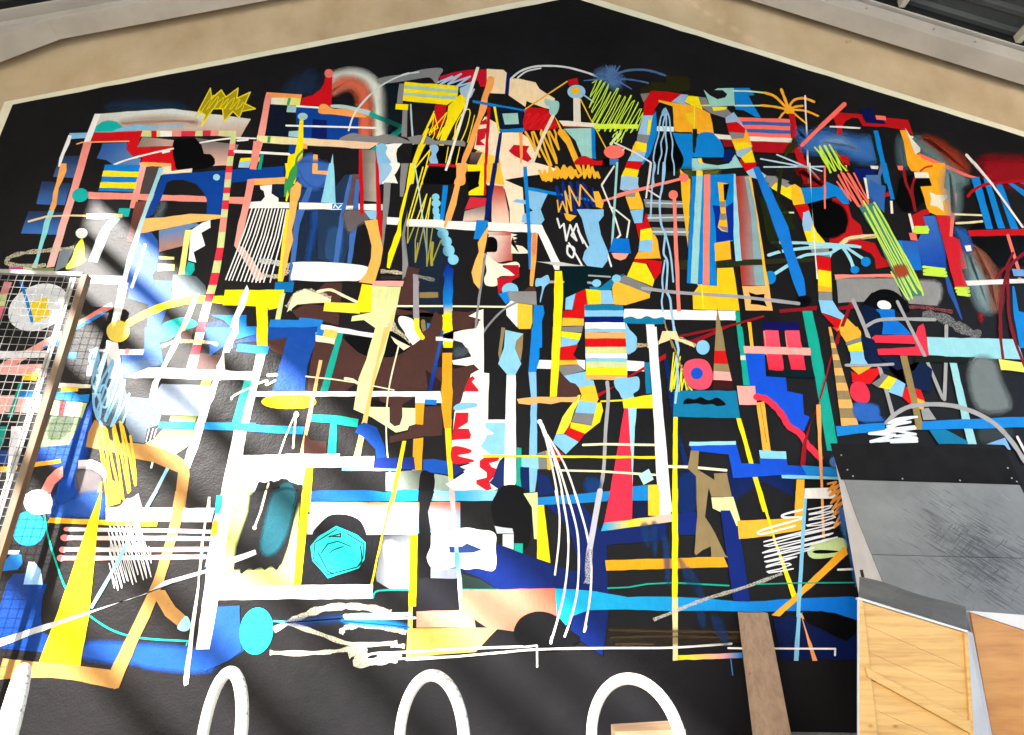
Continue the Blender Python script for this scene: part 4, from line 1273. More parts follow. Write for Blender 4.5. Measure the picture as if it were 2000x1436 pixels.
c 9CC4EC 14 390,540 420,650 440,760 455,925
c 9CC4EC 14 390,760 370,900 375,1000 365,1080 375,1155
c 9CC4EC 18 400,1000 430,1060 440,1150 455,1250 465,1330 490,1436
s DCDCE4 12 280,0 245,270
s DCDCE4 12 255,210 350,270
c A0A0A8 26 215,975 500,1010 950,1040 1430,1095
s F0E030 14 675,950 690,1135
p FBB46A 990,960 1200,958 1228,1150 1018,1148
p 060608 1040,1005 1100,1025 1165,1020 1160,1070 1185,1120 1120,1105 1055,1100 1060,1050
s A0A0A8 22 1000,1045 1230,1072
p 1878DC 1075,40 1120,30 1250,290 1350,500 1390,680 1470,900 1485,1030 1435,1038 1330,740 1200,380
p 0EA088 935,1155 970,1155 1000,1436 965,1436
p 8A1420 500,1340 850,1270 1155,1185 1165,1200 880,1280 510,1360
p 8A1420 560,1390 850,1275 900,1275 700,1370 580,1436
p 94805A 795,1110 855,1440 778,1440
s 94805A 10 385,1230 450,1436
h EDD8A8 30 170,1420 320,1410 400,1350 480,1360 620,1420
p EDD8A8 370,1310 480,1310 490,1350 400,1390 340,1410
e 84C4F0 685,1436 52 56
p F8B838 1030,1240 1060,1240 1080,1436 1055,1436
p 100E5A 1150,1235 1435,1238 1440,1302 1160,1300
p F8A0A4>E8304A@90 1160,1302 1275,1302 1315,1620 1200,1605 1175,1436
p F8A0A4>E8304A@90 1325,1305 1435,1305 1485,1610 1375,1605 1340,1436
p F4A8A4 1000,1425 1520,1440 1525,1498 1005,1485
p TE 1465,1150 1540,1148 1600,1436 1735,2170 1715,2236 1655,2236 1590,1840 1515,1436
T 0 640
p 0F48A8 640,690 720,560 720,760 640,960 600,1180 610,1436 430,1436 480,1100 250,1040 290,930 540,910
q 25 0F48A8%90 430,1436 470,1200 560,1000 650,800 690,900 620,1180 640,1436
q 20 0F48A8%90 590,1300 760,1400 840,1436 600,1436
p F2B0AC 0,290 380,285 360,385 0,365
p F2B8B4 0,530 330,520 300,660 0,665
p E8E4EA 0,185 400,180 400,235 0,240
p F2CC2A 185,350 300,352 285,412 170,412
p 14988C 150,430 185,430 100,700 60,700
p 1F7AD0 170,480 300,490 310,545 150,540
p 123C84 0,960 170,950 150,1060 0,1060
p F8B02A 0,1085 140,1080 130,1110 0,1125
p 14988C 0,770 60,770 30,900 0,950
p E4E0EA 90,770 170,770 150,1000 60,1250 50,1200
p 3A78C8 530,190 605,192 595,250 520,245
p 1F7AD0 530,190 605,192 595,250 520,245
p E8DCC4 450,432 712,445 705,472 455,470
p F2C41E 485,460 615,465 608,498 475,502
p 1784D4 430,500 480,505 570,500 620,525 700,520 690,585 410,560
p C8202C 470,575 522,578 495,690 455,685
p E4E4F0 522,578 612,580 590,692 495,690
p PG 612,580 682,590 640,705 590,692
p F0EE9A 425,565 470,575 455,685 385,680
p 5A6A52>8A9A70@90 400,690 640,705 540,912 310,935
q 12 4A5A44%80 420,720 560,710 500,850 380,860
p F2B8D0 685,295 760,300 755,380 672,378
p F8B02A 250,1055 470,1025 482,1055 250,1090
p F4938C 490,1080 495,1160 430,1220 395,1290 320,1270 370,1170 430,1110
e E9E7E4 302,1360 112 95
p F6F0EE 700,170 1125,170 1115,215 940,215 930,190 700,188
p 2A60B8 1130,0 1270,0 1250,120 1275,280 1130,300 960,400 950,220 1120,215
p F4A0A8 985,165 1015,168 1000,212 965,210
p F6F0EE 830,100 920,120 940,250 960,400 850,400 830,200
q 20 7898C8%70 940,300 1130,250 1240,290 980,370
p F7F2F0 985,380 1160,312 1995,340 1995,412 985,392
p 5C6A7A 1005,540 1260,560 1260,690 1240,760 1150,790 1130,905 1040,890 980,760
p 8C9CB8>B4C4E0@20 1260,440 1640,455 1610,560 1560,690 1270,680 1180,560 1200,520
p 88985A>A8B080@90 1330,690 1540,690 1520,740 1320,730
p 8FA05C>B8C48A@90 1270,790 1560,800 1500,900 1350,1000 1130,905 1200,860
p 2A2630 1150,785 1265,790 1200,870 1130,895
s D8D8E0 7 1165,790 1140,890
s D8D8E0 7 1195,790 1170,880
s D8D8E0 7 1222,790 1200,860
p 5E4440 1400,40 1510,0 1490,110 1420,115
p 604440 1560,200 1720,220 1690,330 1530,320
p 2A62B4 1590,0 1820,0 1780,120 1690,190 1630,225 1640,130
h EDE0B0 30 1260,150 1400,110 1640,120 1700,140
p F2BE2A 1580,405 1650,410 1635,455 1565,450
p 14A89C 1900,412 1995,415 1870,740 1812,740
p F2C8C0 1960,450 1995,440 1995,520 1940,745 1880,745
p 1A90D4 1245,735 1995,745 1995,800 1230,785
s EFE8C8 12 1805,580 1815,530 1950,480
c 8CCCE8 24 1410,890 1300,1110 1150,1400
c F0EEEA 16 1190,1050 1180,1090
p B4844A 740,720 800,740 830,860 920,900 1040,900 1130,910 1250,940 1390,1000 1470,1060 1480,1150 1440,1436 1355,1436 1390,1130 1200,1050 1050,1020 830,960 670,930 690,820
p F7F4F2 1855,0 1860,40 1830,90 1790,190 1760,260 1755,330 1720,400 1690,520 1640,600 1615,700 1590,780 1570,850 1540,950 1510,1020 1480,1100 1440,1040 1460,960 1510,860 1520,780 1560,660 1610,530 1660,430 1690,340 1690,300 1730,220 1760,120 1810,30
p F6EEEA 1395,30 1435,0 1370,130 1310,280 1240,430 1210,550 1165,550 1190,430 1280,270 1340,140
p A8CCEC%18 720,190 830,180 960,380 1000,560 990,700 900,760 800,770 730,640 720,500 700,300
Z 84BCE4 20 50 -68 700,180 800,155 950,330 1000,560 990,700 900,760 810,775 730,640 740,500 700,300
c 84BCE4 18 700,260 720,190 760,170 770,260 730,330 705,270
c 84BCE4 18 720,420 740,370 780,400 775,470 740,480 720,430
c 9CCCF0 18 780,500 810,450 850,520 830,620 790,600 780,520
c 9CCCF0 18 730,560 760,520 790,620 770,720 740,640
c 84BCE4 20 730,520 740,640 800,770
Z F0B42A 24 42 80 780,790 970,740 1040,880 1085,1150 1060,1290 960,1330 830,1400 820,1200 790,960
p F0B42A 850,1180 950,1220 940,1370 830,1400 820,1250
p F4E9E6 615,1035 720,1030 790,1060 830,1110 830,1200 790,1150 720,1105 610,1100
q 20 6A6468%90 600,1120 720,1110 800,1180 760,1370 680,1370 610,1250
p B4B4BC%70 930,1400 1080,1290 1110,1400 1000,1400
p F2D43A 790,1200 800,1200 790,1300 780,1436 715,1436
p F8F6F4 1835,800 1920,805 1860,1250 1740,1436 1720,1436 1770,1100
p F9F8F6 1890,995 1995,995 1995,1436 1740,1436 1760,1200
p 18B0C0 1690,1310 1745,1310 1725,1436 1675,1436
p F6F0E8 1625,1320 1642,1320 1638,1410 1615,1410
T 400 640
p 1248A4 490,0 880,0 865,110 800,300 780,495 530,495 600,240 640,90 490,80
p BR 500,100 640,80 610,220 560,200 490,160
p 1248A4 210,130 410,50 420,110 260,120
p BR 860,110 1005,130 1050,60 1110,120 1200,200 1300,230 1400,235 1560,180 1800,0 1850,0 1850,180 1790,340 1730,490 1380,490 1200,420 1100,495 800,490 830,250
p BR 1760,300 1990,330 1980,500 1850,500 1850,840 1700,850 1440,900 1440,850 1590,810 1590,760 1700,760 1700,620 1850,610 1830,480
p BR 1350,540 1640,540 1540,600 1540,700 1520,760 1480,770 1440,740 1440,620 1380,590
p 2A1C1C 1720,330 1850,430 1830,490 1740,490
b BK 1095,70 1300,80 1330,50 1450,30 1600,140 1500,220 1400,235 1280,230 1180,180
p TE 1040,40 1080,45 960,500 900,495
p WH 910,0 1340,50 1335,85 900,20
p F4EEC8 865,40 1020,80 1010,135 930,108 865,110
p E8CC60 935,10 1040,30 1020,90 920,70
p 1F7AD4 880,10 930,20 920,70 865,60
p WH 1560,0 1640,20 1700,80 1620,140 1560,60
c F4D83A 40 1650,0 1665,40 1695,80
p F2E8C8 1450,70 1500,100 1600,150 1550,180 1480,120
p FDE516 405,0 495,0 490,145 410,140
p BC 262,128 505,150 490,212 245,188
p BK 150,200 250,190 490,212 600,230 560,380 390,390 160,330
p F7F2F0 -10,340 405,345 390,410 -10,410
p F2CFC8 405,205 475,210 420,430 350,745 285,745 360,430
p 0C0C10 110,415 310,420 215,720 40,730 60,600
p 14A89C 310,415 370,420 280,740 215,735
p 1A90D4 0,740 780,775 765,835 0,795
p WH 395,500 1835,498 1850,590 1640,590 1640,540 390,540
p 1F7AD4 1715,562 1808,565 1805,605 1712,600
p F0A020 1640,590 1712,590 1700,760 1640,755
p F0A020 1625,870 1702,860 1690,1130 1660,1280 1612,1275
b FDE516 445,575 500,540 650,528 800,530 868,575 830,620 700,635 560,632 470,610
p DCE0A0>EAEEB8@90 1330,0 1450,0 1400,200 1300,500 1290,620 1640,630 1640,755 1590,770 1580,800 1490,820 1300,700 1160,640 1200,400 1260,250
p BR 1440,600 1540,600 1540,700 1520,760 1480,772 1440,740
p BK 1300,560 1440,600 1440,620 1300,615
p F8C070 1400,0 1445,0 1370,230 1310,490 1270,720 1215,1000 1160,1005 1230,720 1300,420
p F8C684 892,255 918,258 880,450 840,660 770,985 742,985 800,700
s F4EAC8 11 790,383 1000,405 1200,435
c F4EAC8 22 1095,400 1150,410 1190,435
s F4EAC8 10 1305,455 1475,490
c F4EAC8 14 210,560 220,540 290,500 380,460
c F4EAC8 16 415,440 490,415 480,450 550,415
c F4EAC8 24 495,375 560,370
c F4EAC8 12 1510,150 1440,450 1415,700 1420,950 1445,1140
c F0ECCC 13 715,660 640,830 580,1000
c F0ECCC 16 715,670 700,800 690,940
e F0ECCC 715,680 20 24
p 4A2C28 780,830 830,880 950,890 950,985 770,985
p TE 830,680 1010,685 1200,715 1190,780 1030,755 1025,985 955,985 980,745 830,735
p 1248A4 1195,770 1240,740 1340,780 1400,920 1420,1050 1340,1060 1330,950 1230,850 1170,820
p F3D4CC 630,985 1055,985 1050,1015 630,1015
p F9F8F6 300,995 630,990 630,1012 1055,1010 1322,1005 1315,1092 790,1092 760,1240 560,1436 100,1436 230,800 320,810
p 8CCCF0 1070,1095 1500,1097 1495,1118 1068,1116
p 142C80 1330,1020 1630,1010 1640,1110 1320,1095
p 1450B4 1700,1030 1780,1025 1900,1045 1905,1150 1700,1120
p 8C988F>5A625C@0 1410,1130 1700,1110 1660,1280 1410,1275
p 98A8A0 1790,1140 1900,1160 1905,1270 1780,1270
p 0E4CB4>1A9CE4@0 830,1280 960,1268 1080,1270 1250,1268 1400,1285 1550,1262 1700,1270 2000,1270 2000,1350 820,1358
p FDE516 785,1092 845,1095 820,1436 745,1436
p F8D820 1540,885 1570,885 1460,1436 1430,1436
b BK 1690,1120 1780,1150 1790,1240 1760,1350 1740,1436 1665,1436 1665,1280
p F0A020 1850,200 1930,200 1925,450 1935,520 1920,680 1925,720 1920,785 1865,785 1840,580 1850,400
p F8D820 1870,785 1920,785 1925,980 1935,1200 1900,1200 1880,950
p F4BAB8 1900,1180 1940,1180 1952,1436 1915,1436
q 14 B8C080%100 230,1310 330,1340 360,1380 330,1436 230,1400
b 1A1A1E 430,1220 520,1210 610,1190 760,1240 750,1300 720,1436 340,1436 400,1300
z 1A1A1E 24 400,1290 430,1215 470,1225 520,1205 560,1230 600,1190 640,1195 680,1230 720,1240 750,1235 755,1300
q 8 12505C%95 590,1230 660,1210 700,1260 700,1350 690,1436 500,1436 540,1330
s F0ECCC 14 500,1215 435,1436
p 1F5AB8>0A2C8C@90 1845,20 1862,30 1770,495 1740,495
T 800 640
p FBF4EA 430,20 578,0 578,355 620,360 610,720 750,720 745,1000 700,1040 690,1260 530,1290 350,1275 280,1220 340,1190 430,1130 380,1090 480,1060 340,1040 330,930 330,880 350,660 430,500 480,360 545,330 500,310 340,290 330,260 480,230 420,120 340,110 345,40
p 262A30 340,100 410,120 480,220 330,250
q 10 4A5460%80 360,160 450,170 440,220 350,230
p FBF6EC 205,75 260,75 258,105 205,105
p BR 330,330 500,290 540,330 470,370 430,480 400,580 340,660 325,720 340,470
p C81A2C 490,380 510,400 485,425 540,490 530,502 420,500 460,400
p E4E6F0 420,505 530,505 525,590 400,585
b LB 340,630 370,600 430,588 520,592 525,615 480,630 370,650
p C81A2C 360,665 460,665 455,740 375,790 460,790 480,840 470,870 325,880 345,760
b C81A2C 335,930 470,950 470,980 375,1000 490,1030 490,1050 340,1060
p 1C2C78 340,1060 440,1110 340,1165
p 8CCCF0 590,745 745,745 742,990 630,990 550,930 590,870 600,840 660,830 590,780
p C81A2C 545,1040 580,1015 700,1015 690,1040 620,1060 640,1090 705,1110 700,1140 650,1170 620,1200 640,1260 600,1272 520,1220 520,1190 600,1170 600,1130 545,1090
p 1A2C66 700,1040 735,1040 735,1230 690,1260 620,1210 650,1175
p F6F6F8 755,372 825,372 830,1200 820,1230 735,1232 745,720
p 1480DC 950,0 1030,0 1010,140 1010,230 985,350 925,350
p LB 925,350 985,350 990,540 995,1100 975,1280 935,1285 930,1000 945,540
p F4F4F8 1010,255 1105,258 1100,325 990,322
p F8E020 1115,0 1180,0 1165,300 1145,542 1092,542
p BR 1165,350 1240,390 1300,450 1330,540 1150,540
p CC1016 1175,155 1300,140 1270,210 1310,258 1168,258
p FBB83A 1168,258 1300,258 1310,290 1165,298
p F4F4F8 1300,255 1365,258 1365,335 1310,290
p 7E7E84 1165,300 1310,290 1360,340 1200,380 1165,340
p 84C4F0 1200,380 1370,345 1370,405 1430,415 1440,450 1315,470 1290,440 1250,430
p FBC030 1315,468 1440,450 1470,560 1455,590 1320,575 1340,530
p FBE040 1310,530 1330,528 1320,575 1280,650 1250,750 1200,830 1140,832 1190,700
p FBB06A 835,560 950,545 1150,545 1320,542 1290,585 1180,582 1100,600 1010,590 930,605 850,595
p 84C4F0 1320,572 1462,590 1440,675 1285,665
p 7E7E84 1285,665 1440,675 1415,770 1260,735
p F8D820 1460,590 1490,585 1505,650 1480,740 1365,830 1250,785 1255,740 1415,770
p CC1016 1250,740 1250,785 1365,830 1315,895 1210,830
p 84C4F0 1140,832 1210,835 1315,895 1215,990 1115,895
p C81420 1100,905 1200,990 1190,1020 1130,1080
p FBC030 1055,960 1080,960 1130,1080 1090,1112 1060,1100
p 7E7E84 985,985 1060,960 1070,1105 1000,1105
p 8CCCF0 865,1010 1000,1000 1005,1105 865,1085
p TE 835,935 870,940 872,1245 830,1230
p F4F4F8 1690,260 1825,270 1825,345 1690,340
b 84C4F0 1690,0 1720,40 1765,80 1760,150 1730,195 1690,195
p A81420 1465,515 1690,420 1700,380 1994,205 1994,245 1770,360 1600,460 1465,550
b 84C4F0 1590,420 1620,395 1700,395 1780,390 1785,480 1740,520 1745,555 1660,560 1630,510 1600,470
p 1078A8 1825,275 1865,275 1880,515 1840,520
p F4F4F8 1845,0 1920,0 1940,300 2010,1100 2040,1436 1950,1436 1920,1180 1890,560
p F8E020 1655,560 1890,525 1895,632 1665,632
s F0DC30 14 1490,578 1660,570
p E8304A 1670,632 1700,632 1735,1200 1730,1436 1530,1436 1600,1050
p 9CD4F0 1700,632 1765,632 1750,850 1735,1230 1725,1000
c A8A8B0 28 1537,430 1545,560 1525,800 1510,1100 1480,1280 1450,1436
s F0ECC0 20 1350,918 1500,912 1910,918
p F4E030 570,995 1915,1005 1915,1025 570,1012
s F0ECC0 17 1180,1115 1480,1122 1910,1150
p B4E4F0 1780,1150 1860,1103 1898,1185 1820,1228
p 0A1F5C 860,1090 930,1090 930,1280 870,1245
p 0A2260 1000,1140 1080,1160 1130,1290 1000,1320
q 15 143A78%80 1370,1180 1480,1190 1470,1290 1370,1280
p 1784D4 1000,1325 1300,1300 1560,1275 1540,1355 1000,1388
p 1784D4 1735,1240 1855,1228 1855,1350 1730,1350
p F8CC30 1855,1228 1935,1225 1945,1436 1855,1436
p 8CCCF0 190,1268 330,1272 330,1350 180,1350
p 30A8E4>8CD0F4@0 345,1270 520,1265 685,1270 650,1350 350,1350
b BK 740,1235 850,1235 900,1290 950,1390 955,1500 920,1700 830,1710 700,1600 640,1450 650,1340
p PG 885,1295 995,1285 998,1400 950,1400
c F6F4F0 32 1012,735 1035,780 1060,850
c F6F4F0 16 1050,830 1090,1000 1140,1250 1160,1436
c F6F4F0 16 1060,830 1130,1050 1180,1250 1205,1436
c F6F4F0 15 1060,830 1150,1060 1220,1280 1255,1436
c F6F4F0 15 1070,840 1200,1060 1290,1300 1330,1436
e F6F4F0 1012,735 20 18
T 1200 640
p 0A2A6A%80 380,250 420,260 480,760 590,1100 560,1150 460,800
p 0B1E58 890,1100 940,1180 1290,1130 1400,1200 1390,1310 1150,1200 960,1330 930,1436 880,1200
q 12 0C2C70%80 490,1180 640,1150 620,1436 500,1436
p 94805A 790,0 830,0 860,185 775,185
p CC1A1A 775,185 858,185 882,290 770,285
p 94805A 770,285 882,290 895,348 768,342
p F8A8A4 768,342 895,350 910,420 765,412
p 3A1614 765,412 912,420 925,490 760,490
p 1078A8 460,495 945,495 975,708 455,700
b 06080E 530,595 560,555 620,562 670,545 730,570 800,550 865,602 800,615 760,600 690,605 640,595 560,600
z E8DC38 10 460,200 430,490 480,210 440,500 510,230 460,480 480,330 500,500 520,300 520,490 540,400 560,490 570,460 600,490
c 9CCCEC 18 460,0 480,100 495,180 480,280 490,400 470,590
s 94805A 12 395,0 470,180 575,485
e F2C86A 520,330 10 8
b F4506A 530,330 560,270 640,248 720,270 762,370 740,460 680,488 600,475 545,410
e 1450C8 637,362 48 46
e 84C4F0 685,160 52 56
h EDD8A8 30 490,100 560,120 630,150
p EDD8A8 350,110 400,30 480,40 500,90 600,120 620,160 500,110 430,90
p TE 950,0 990,0 1055,455 1000,455
p E0D8CC 975,222 1015,222 1018,258 978,258
p 1450D8 1015,205 1165,205 1175,385 1330,395 1340,500 1460,525 1470,680 1515,700 1470,810 1340,760 1200,560 1100,520 1050,455
p F4506A>E8304A@90 1165,25 1270,28 1315,330 1200,325
p F4506A>E8304A@90 1325,28 1435,28 1485,335 1375,330
p 041C24 1180,340 1540,340 1560,400 1200,385
p F4A8A4 1000,148 1520,165 1525,220 1005,205
p F4A8A4 948,458 1090,460 1105,605 968,605
p F8B040 1100,590 1160,580 1212,965 1150,960
s 6A4A1A 4 1130,590 1180,900
c E8304A 50 1100,545 1170,560 1250,625 1310,700 1350,770 1440,830 1490,910 1540,960 1595,1020
p FDE516 455,700 490,700 485,1436 445,1436
p FDE516 945,710 980,710 1080,1065 1045,1062
p FDE516 1070,1150 1108,1148 1195,1436 1155,1436
p 9CDCF4 585,890 945,885 945,915 580,922
p 1450D8 585,925 945,915 985,1060 1130,1065 1125,1025 1335,1028 1345,1075 1590,1085 1745,1095 1745,1160 1300,1150 920,1175 885,990 600,960
p 8CD4F0 1120,958 1330,968 1335,1028 1130,1022
p 2288DC 1450,1075 1740,1095 1745,1160 1490,1150
p 84D0F4 1295,1150 1745,1162 1745,1188 1300,1176
s F0ECD0 20 400,1085 590,1090 865,1115
p 94805A 590,960 655,965 645,1110 775,1190 770,1140 870,1135 910,1325 750,1320 730,1250 700,1436 640,1436 630,1160 565,1100
p E6EEA8 750,1328 920,1322 955,1436 985,1540 940,1550 895,1470 760,1410
p 941420 1440,1075 1460,900 1580,600 1650,330 1690,200 1680,260 1640,430 1600,560 1520,760 1490,900 1480,1075
p F8A65A 1565,605 1598,600 1620,1300 1632,1640 1610,1640 1600,1300
p F8B838 1415,1185 1475,1185 1465,1530 1390,1530 1400,1380
p F0F0F4 1475,1255 1660,1250 1720,1310 1690,1335 1470,1335
z F0A04A 18 1655,1220 1720,1205 1660,1270 1740,1230 1670,1310 1760,1260 1680,1370 1770,1300 1690,1420 1780,1350 1690,1470 1780,1410 1700,1560 1790,1490
q 8 4A78B8%100 1670,1040 1700,1010 1735,1015 1740,1090 1690,1090
p E84030 1690,0 1740,10 1730,40
p F8A04A 1660,0 1680,0 1700,78 1672,75
K 1672,1695,70 1760,1895,770 | 94805A 125 F8B062 165 94805A 215 F8B062 258 94805A 320 F8B062 378 94805A 435 F8B062 495 94805A 565 F8B062 632 94805A 710 F8B062 770
T 1500 640
p 0A1A40 700,60 820,100 860,240 1010,240 1080,480 1260,510 1270,330 1180,260 1130,340 1000,340 900,330 760,270
p F4B038 545,0 690,0 718,50 715,80 605,118 560,60
p 7E7E82 718,78 718,112 610,148 600,118
p F8DC20 720,115 735,190 625,192 610,148
p 86C4F4 735,190 745,250 765,280 780,310 625,305 640,260 630,195
p F4B038 635,315 800,310 760,340 700,372 660,340
p D81418 640,345 700,372 770,330 850,320 860,360 790,445 720,440 650,430
p 7E7E82 800,440 860,400 880,360 930,380 855,475
p F8DC20 930,380 995,405 940,490 900,480 855,470
p 86C4F4 995,405 1062,445 1035,545 925,505
p D81418 1062,465 1110,470 1180,490 1215,580 1150,560 1100,605 1035,545
p F4B038 1150,555 1200,570 1220,590 1200,640 1150,640
p 9A9AA0 1180,640 1240,630 1300,720 1200,725
b E8304A 630,490 650,440 700,425 750,445 785,520 775,580 730,597 670,575 640,540
q 10 2A60B8%100 660,600 780,600 850,620 860,690 890,730 700,730
p 141C0C 1130,228 1605,235 1610,280 1140,275
p 948050 1020,225 1075,225 1190,730 1195,800 1145,800 1110,600
p 9CD4E0 1405,280 1460,282 1560,700 1615,912 1545,912 1500,720
q 25 7A8488%85 1600,250 1740,260 1800,420 1870,630 1640,640 1560,400
q 25 3A4448%80 1640,790 1850,790 1870,870 1660,900
p 1784DC 520,772 905,745 900,800 530,852
p 1784DC 1190,735 1995,682 1995,775 1190,800
p 1078A8 1245,800 1370,798 1545,890 1545,912 1320,912
z E4ECF8 18 1120,705 930,745 1100,740 920,775 1060,735 910,800 1130,775 1140,790 900,820 1000,810 1140,835 980,850 1145,860 790,895
z E4ECF8 20 980,800 780,830 980,840 790,890 960,850 850,890 1150,870 950,895 1150,890
c A4A4AA 34 915,745 980,680 1080,625 1200,605 1350,605 1500,630 1650,690 1780,775 1900,910 1990,1050
c A4A4AA 22 600,298 780,300 965,290
c E4ECF8 18 1150,700 1000,715 930,750
p F4E46A 1785,250 1995,320 1995,382 1805,335
c 7A1622 22 1795,0 1800,80 1820,245
c 7A1622 22 1880,0 1920,130 1990,310
p 7AB0EC 1690,912 1835,862 1880,955 1860,955 1830,918
s ECE4E4 22 1930,855 1990,970
p 8A1A22 530,60 555,60 545,130 530,130
T 800 960
p 0B2064 400,610 680,410 900,490 1100,570 1330,630 1450,640 1545,600 1545,680 1500,1250 1300,1150 1260,980 1540,760 690,760 560,680
p 0B2064 1050,105 1350,105 1480,300 1994,230 1994,380 1530,420 1545,800 1330,780 1330,630 1260,350 1180,220
p 0B2064 1340,760 1545,760 1545,950 1500,1280 1250,1110 1260,980 1340,930
T 0 960
p 0E3A86 110,640 200,640 330,720 370,720 330,840 320,960 340,1100 420,1140 400,1260 0,1220 0,900 60,700
q 20 1C50A8%90 430,120 780,0 800,210 600,190 420,200
q 20 1C50A8%90 660,1190 900,1180 1470,1220 1660,1240 1640,1400 1200,1380 1050,1340 850,1330 640,1290
p 2052AC 1720,900 1870,895 1865,980 1900,1240 1800,1310 1640,1360 1630,1200
e 1784DC 225,290 130 138 20
p E9E7E4 200,20 400,20 400,170 330,180 210,150
e E9E7E4 302,85 112 98
p 1F7AD4 20,560 100,480 170,490 178,560 140,610 10,622
p E4E8F0 55,458 155,460 145,490 40,490
p 9CC8F0 225,548 270,550 320,610 335,725 185,725
c 14B49A 15 352,190 375,330 430,520 510,740 600,880 760,1010 900,1090 1060,1135 1250,1155 1470,1165
s 14B49A 8 1465,1165 1455,1200
p F8AC2A 395,205 830,225 1235,232 1225,275 800,262 375,245
p F8F6F4 830,125 1675,130 1650,240 1235,235 830,235
p B4844A 1370,0 1455,0 1410,260 1340,500 1280,700 1240,800 1170,980 1090,1140 980,1400 930,1530 890,1540 870,1380 1000,1120 1130,850 1200,690 1290,400 1340,200
c F4C4C0 30 520,295 800,300 1200,305 1650,315
c F4C4C0 34 510,362 800,365 1200,365 1640,370
c F4C4C0 34 490,452 800,455 1200,455 1620,450
c F4C4C0 34 480,520 800,520 1200,515 1600,510
e F2908C 510,362 34 26
e F2908C 495,455 30 24
e F2908C 478,520 30 26
e F2908C 520,295 18 16
h E8E8EC 70 920,180 1000,100 1090,60
Z E8E8EC%85 9 21 74 860,250 1100,240 1150,400 1190,500 1190,650 1080,690 920,780 880,700 850,450
h D8D8DC 60 860,440 1000,450 1140,420
p FDE516 790,0 800,0 760,330 725,700 690,1020 630,1360 310,1328 440,980 560,640 690,250
c 8CCCE8 26 1220,0 1060,280 900,590 720,900
p C4C4C8 0,1148 400,1022 680,940 1140,800 1280,700 1640,600 1990,455 1995,490 1740,590 1280,740 760,930 400,1065 0,1212
p B4844A 1240,770 1290,770 1370,900 1450,970 1390,1050 1290,970 1220,850
b 9CD4F0 1450,970 1490,1030 1470,1080 1420,1088 1385,1055
p B4844A 30,1300 330,1330 640,1360 870,1390 980,1400 950,1480 910,1535 860,1530 640,1480 400,1450 200,1450 0,1465 0,1400
p F8F6F4 1660,240 1750,0 1830,0 1720,740 1640,1230 1530,1230 1590,800
p F4EFD8 1625,45 1640,45 1600,320 1570,600 1550,800 1510,1130 1470,1500 1440,1516 1432,1480 1500,980 1545,720 1570,400
p 18B4C4 1690,32 1742,32 1735,120 1705,180 1675,170
b F2C02A 1665,235 1700,240 1695,340 1650,345
p 9CD0EC 1640,390 1670,360 1660,570 1600,590
T 400 960
p B8C878>C4CC82@90 230,0 400,0 250,440 240,610 420,560 600,580 660,200 740,60 740,160 695,725 125,725 170,400
q 20 C4CC82%100 240,600 430,580 460,560 560,600 690,560 700,728 130,728
q 20 B8C080%100 230,30 380,40 300,150 230,120
q 12 16161A 390,0 740,0 690,220 610,540 480,590 300,610 240,590 250,440 340,160
z 16161A 26 330,300 260,520 240,600 300,560 290,630 360,570 380,600 440,570 470,600 520,560 560,600 600,530 640,420 700,150
q 14 124E5C%100 560,0 700,0 690,150 640,330 560,470 480,500 440,440 460,300 510,90
s F2ECD0 14 480,0 440,150 395,270
e F2ECD0 390,285 14 16
p F2F2F4 130,545 395,455 405,490 150,590
p E88A6E>F0E8EC@90 820,85 1990,85 1990,180 820,180
p E4ECF4>A8C4D8@90 800,180 1660,170 1660,340 800,335
p FDE516 760,0 825,0 750,728 695,728
p F8F6F4 105,735 1312,725 1305,835 100,845
p F8F6F4 45,400 170,240 125,735 100,845 30,850
b 111116 840,335 900,250 970,190 1060,178 1150,195 1220,240 1260,335 1250,400 1100,420 900,400
p 111116 790,340 1380,340 1300,722 752,722
p 4A4A52>C4CCDC@30 1390,345 1600,340 1590,770 1440,760 1340,700 1330,650
q 25 DCE2F0%70 1420,400 1520,450 1560,600 1480,680 1430,550
p F8D820 1465,0 1480,0 1390,340 1310,722 1292,722 1380,330 1430,120
p 20C4BE 1025,270 1190,340 1255,400 1245,530 1200,600 960,678 930,640 840,540 825,430 890,350
z 16262A 9 1030,295 860,400 850,530 960,650 1190,590 1235,520 1240,410 1110,330
z 16262A 10 880,470 960,620 1000,645
z 16262A 12 970,355 1060,330 1060,355 980,350
z 16262A 9 910,480 960,410 1040,390 1140,430
c 16262A 8 980,480 1000,460 1080,430
c 16262A 6 960,545 1010,575
c 16262A 12 1215,430 1225,540 1200,580
c 18B4AC 14 1312,830 1330,785 1400,770 1585,768
p F8DC10 1605,340 1660,345 1645,895 1588,895
p C8C85A 1590,895 1620,895 1615,1295 1570,1295
p 7C90A0 1660,85 1990,85 1990,90 1990,300 1660,330
p C06048>8C98A8@90 1660,85 1990,85 1990,190 1660,190
p 8C98A8>6C94B0@90 1660,188 1990,188 1990,310 1660,330
p 101014 1670,0 1790,0 1740,160 1760,300 1740,500 1760,670 1670,690
p 1C1C22 1665,680 1960,678 1975,920 1660,930
p 8890A0 1760,600 1990,600 1960,680 1760,675
b F6F6F8 1770,320 1840,298 1900,310 1980,290 2060,285 2140,300 2230,310 2270,350 2265,440 2270,560 2240,620 2120,600 2040,610 1950,590 1860,612 1780,610 1730,520 1760,430
p 1A2C5A 1900,430 2000,430 2040,405 2160,455 2090,480 1910,480
p EFB8B4>1F7AC8@90 1905,0 1945,0 1970,400 1990,600 1950,600 1935,300
p 2A80C0>F4F4F6@90 1950,480 1980,480 2005,700 2010,760 1985,930 1970,760
p 222A66 100,900 275,890 275,960 260,1260 60,1340 40,1230
p 2052AC 100,900 275,890 275,960 290,1240 200,1310 0,1400 40,1230
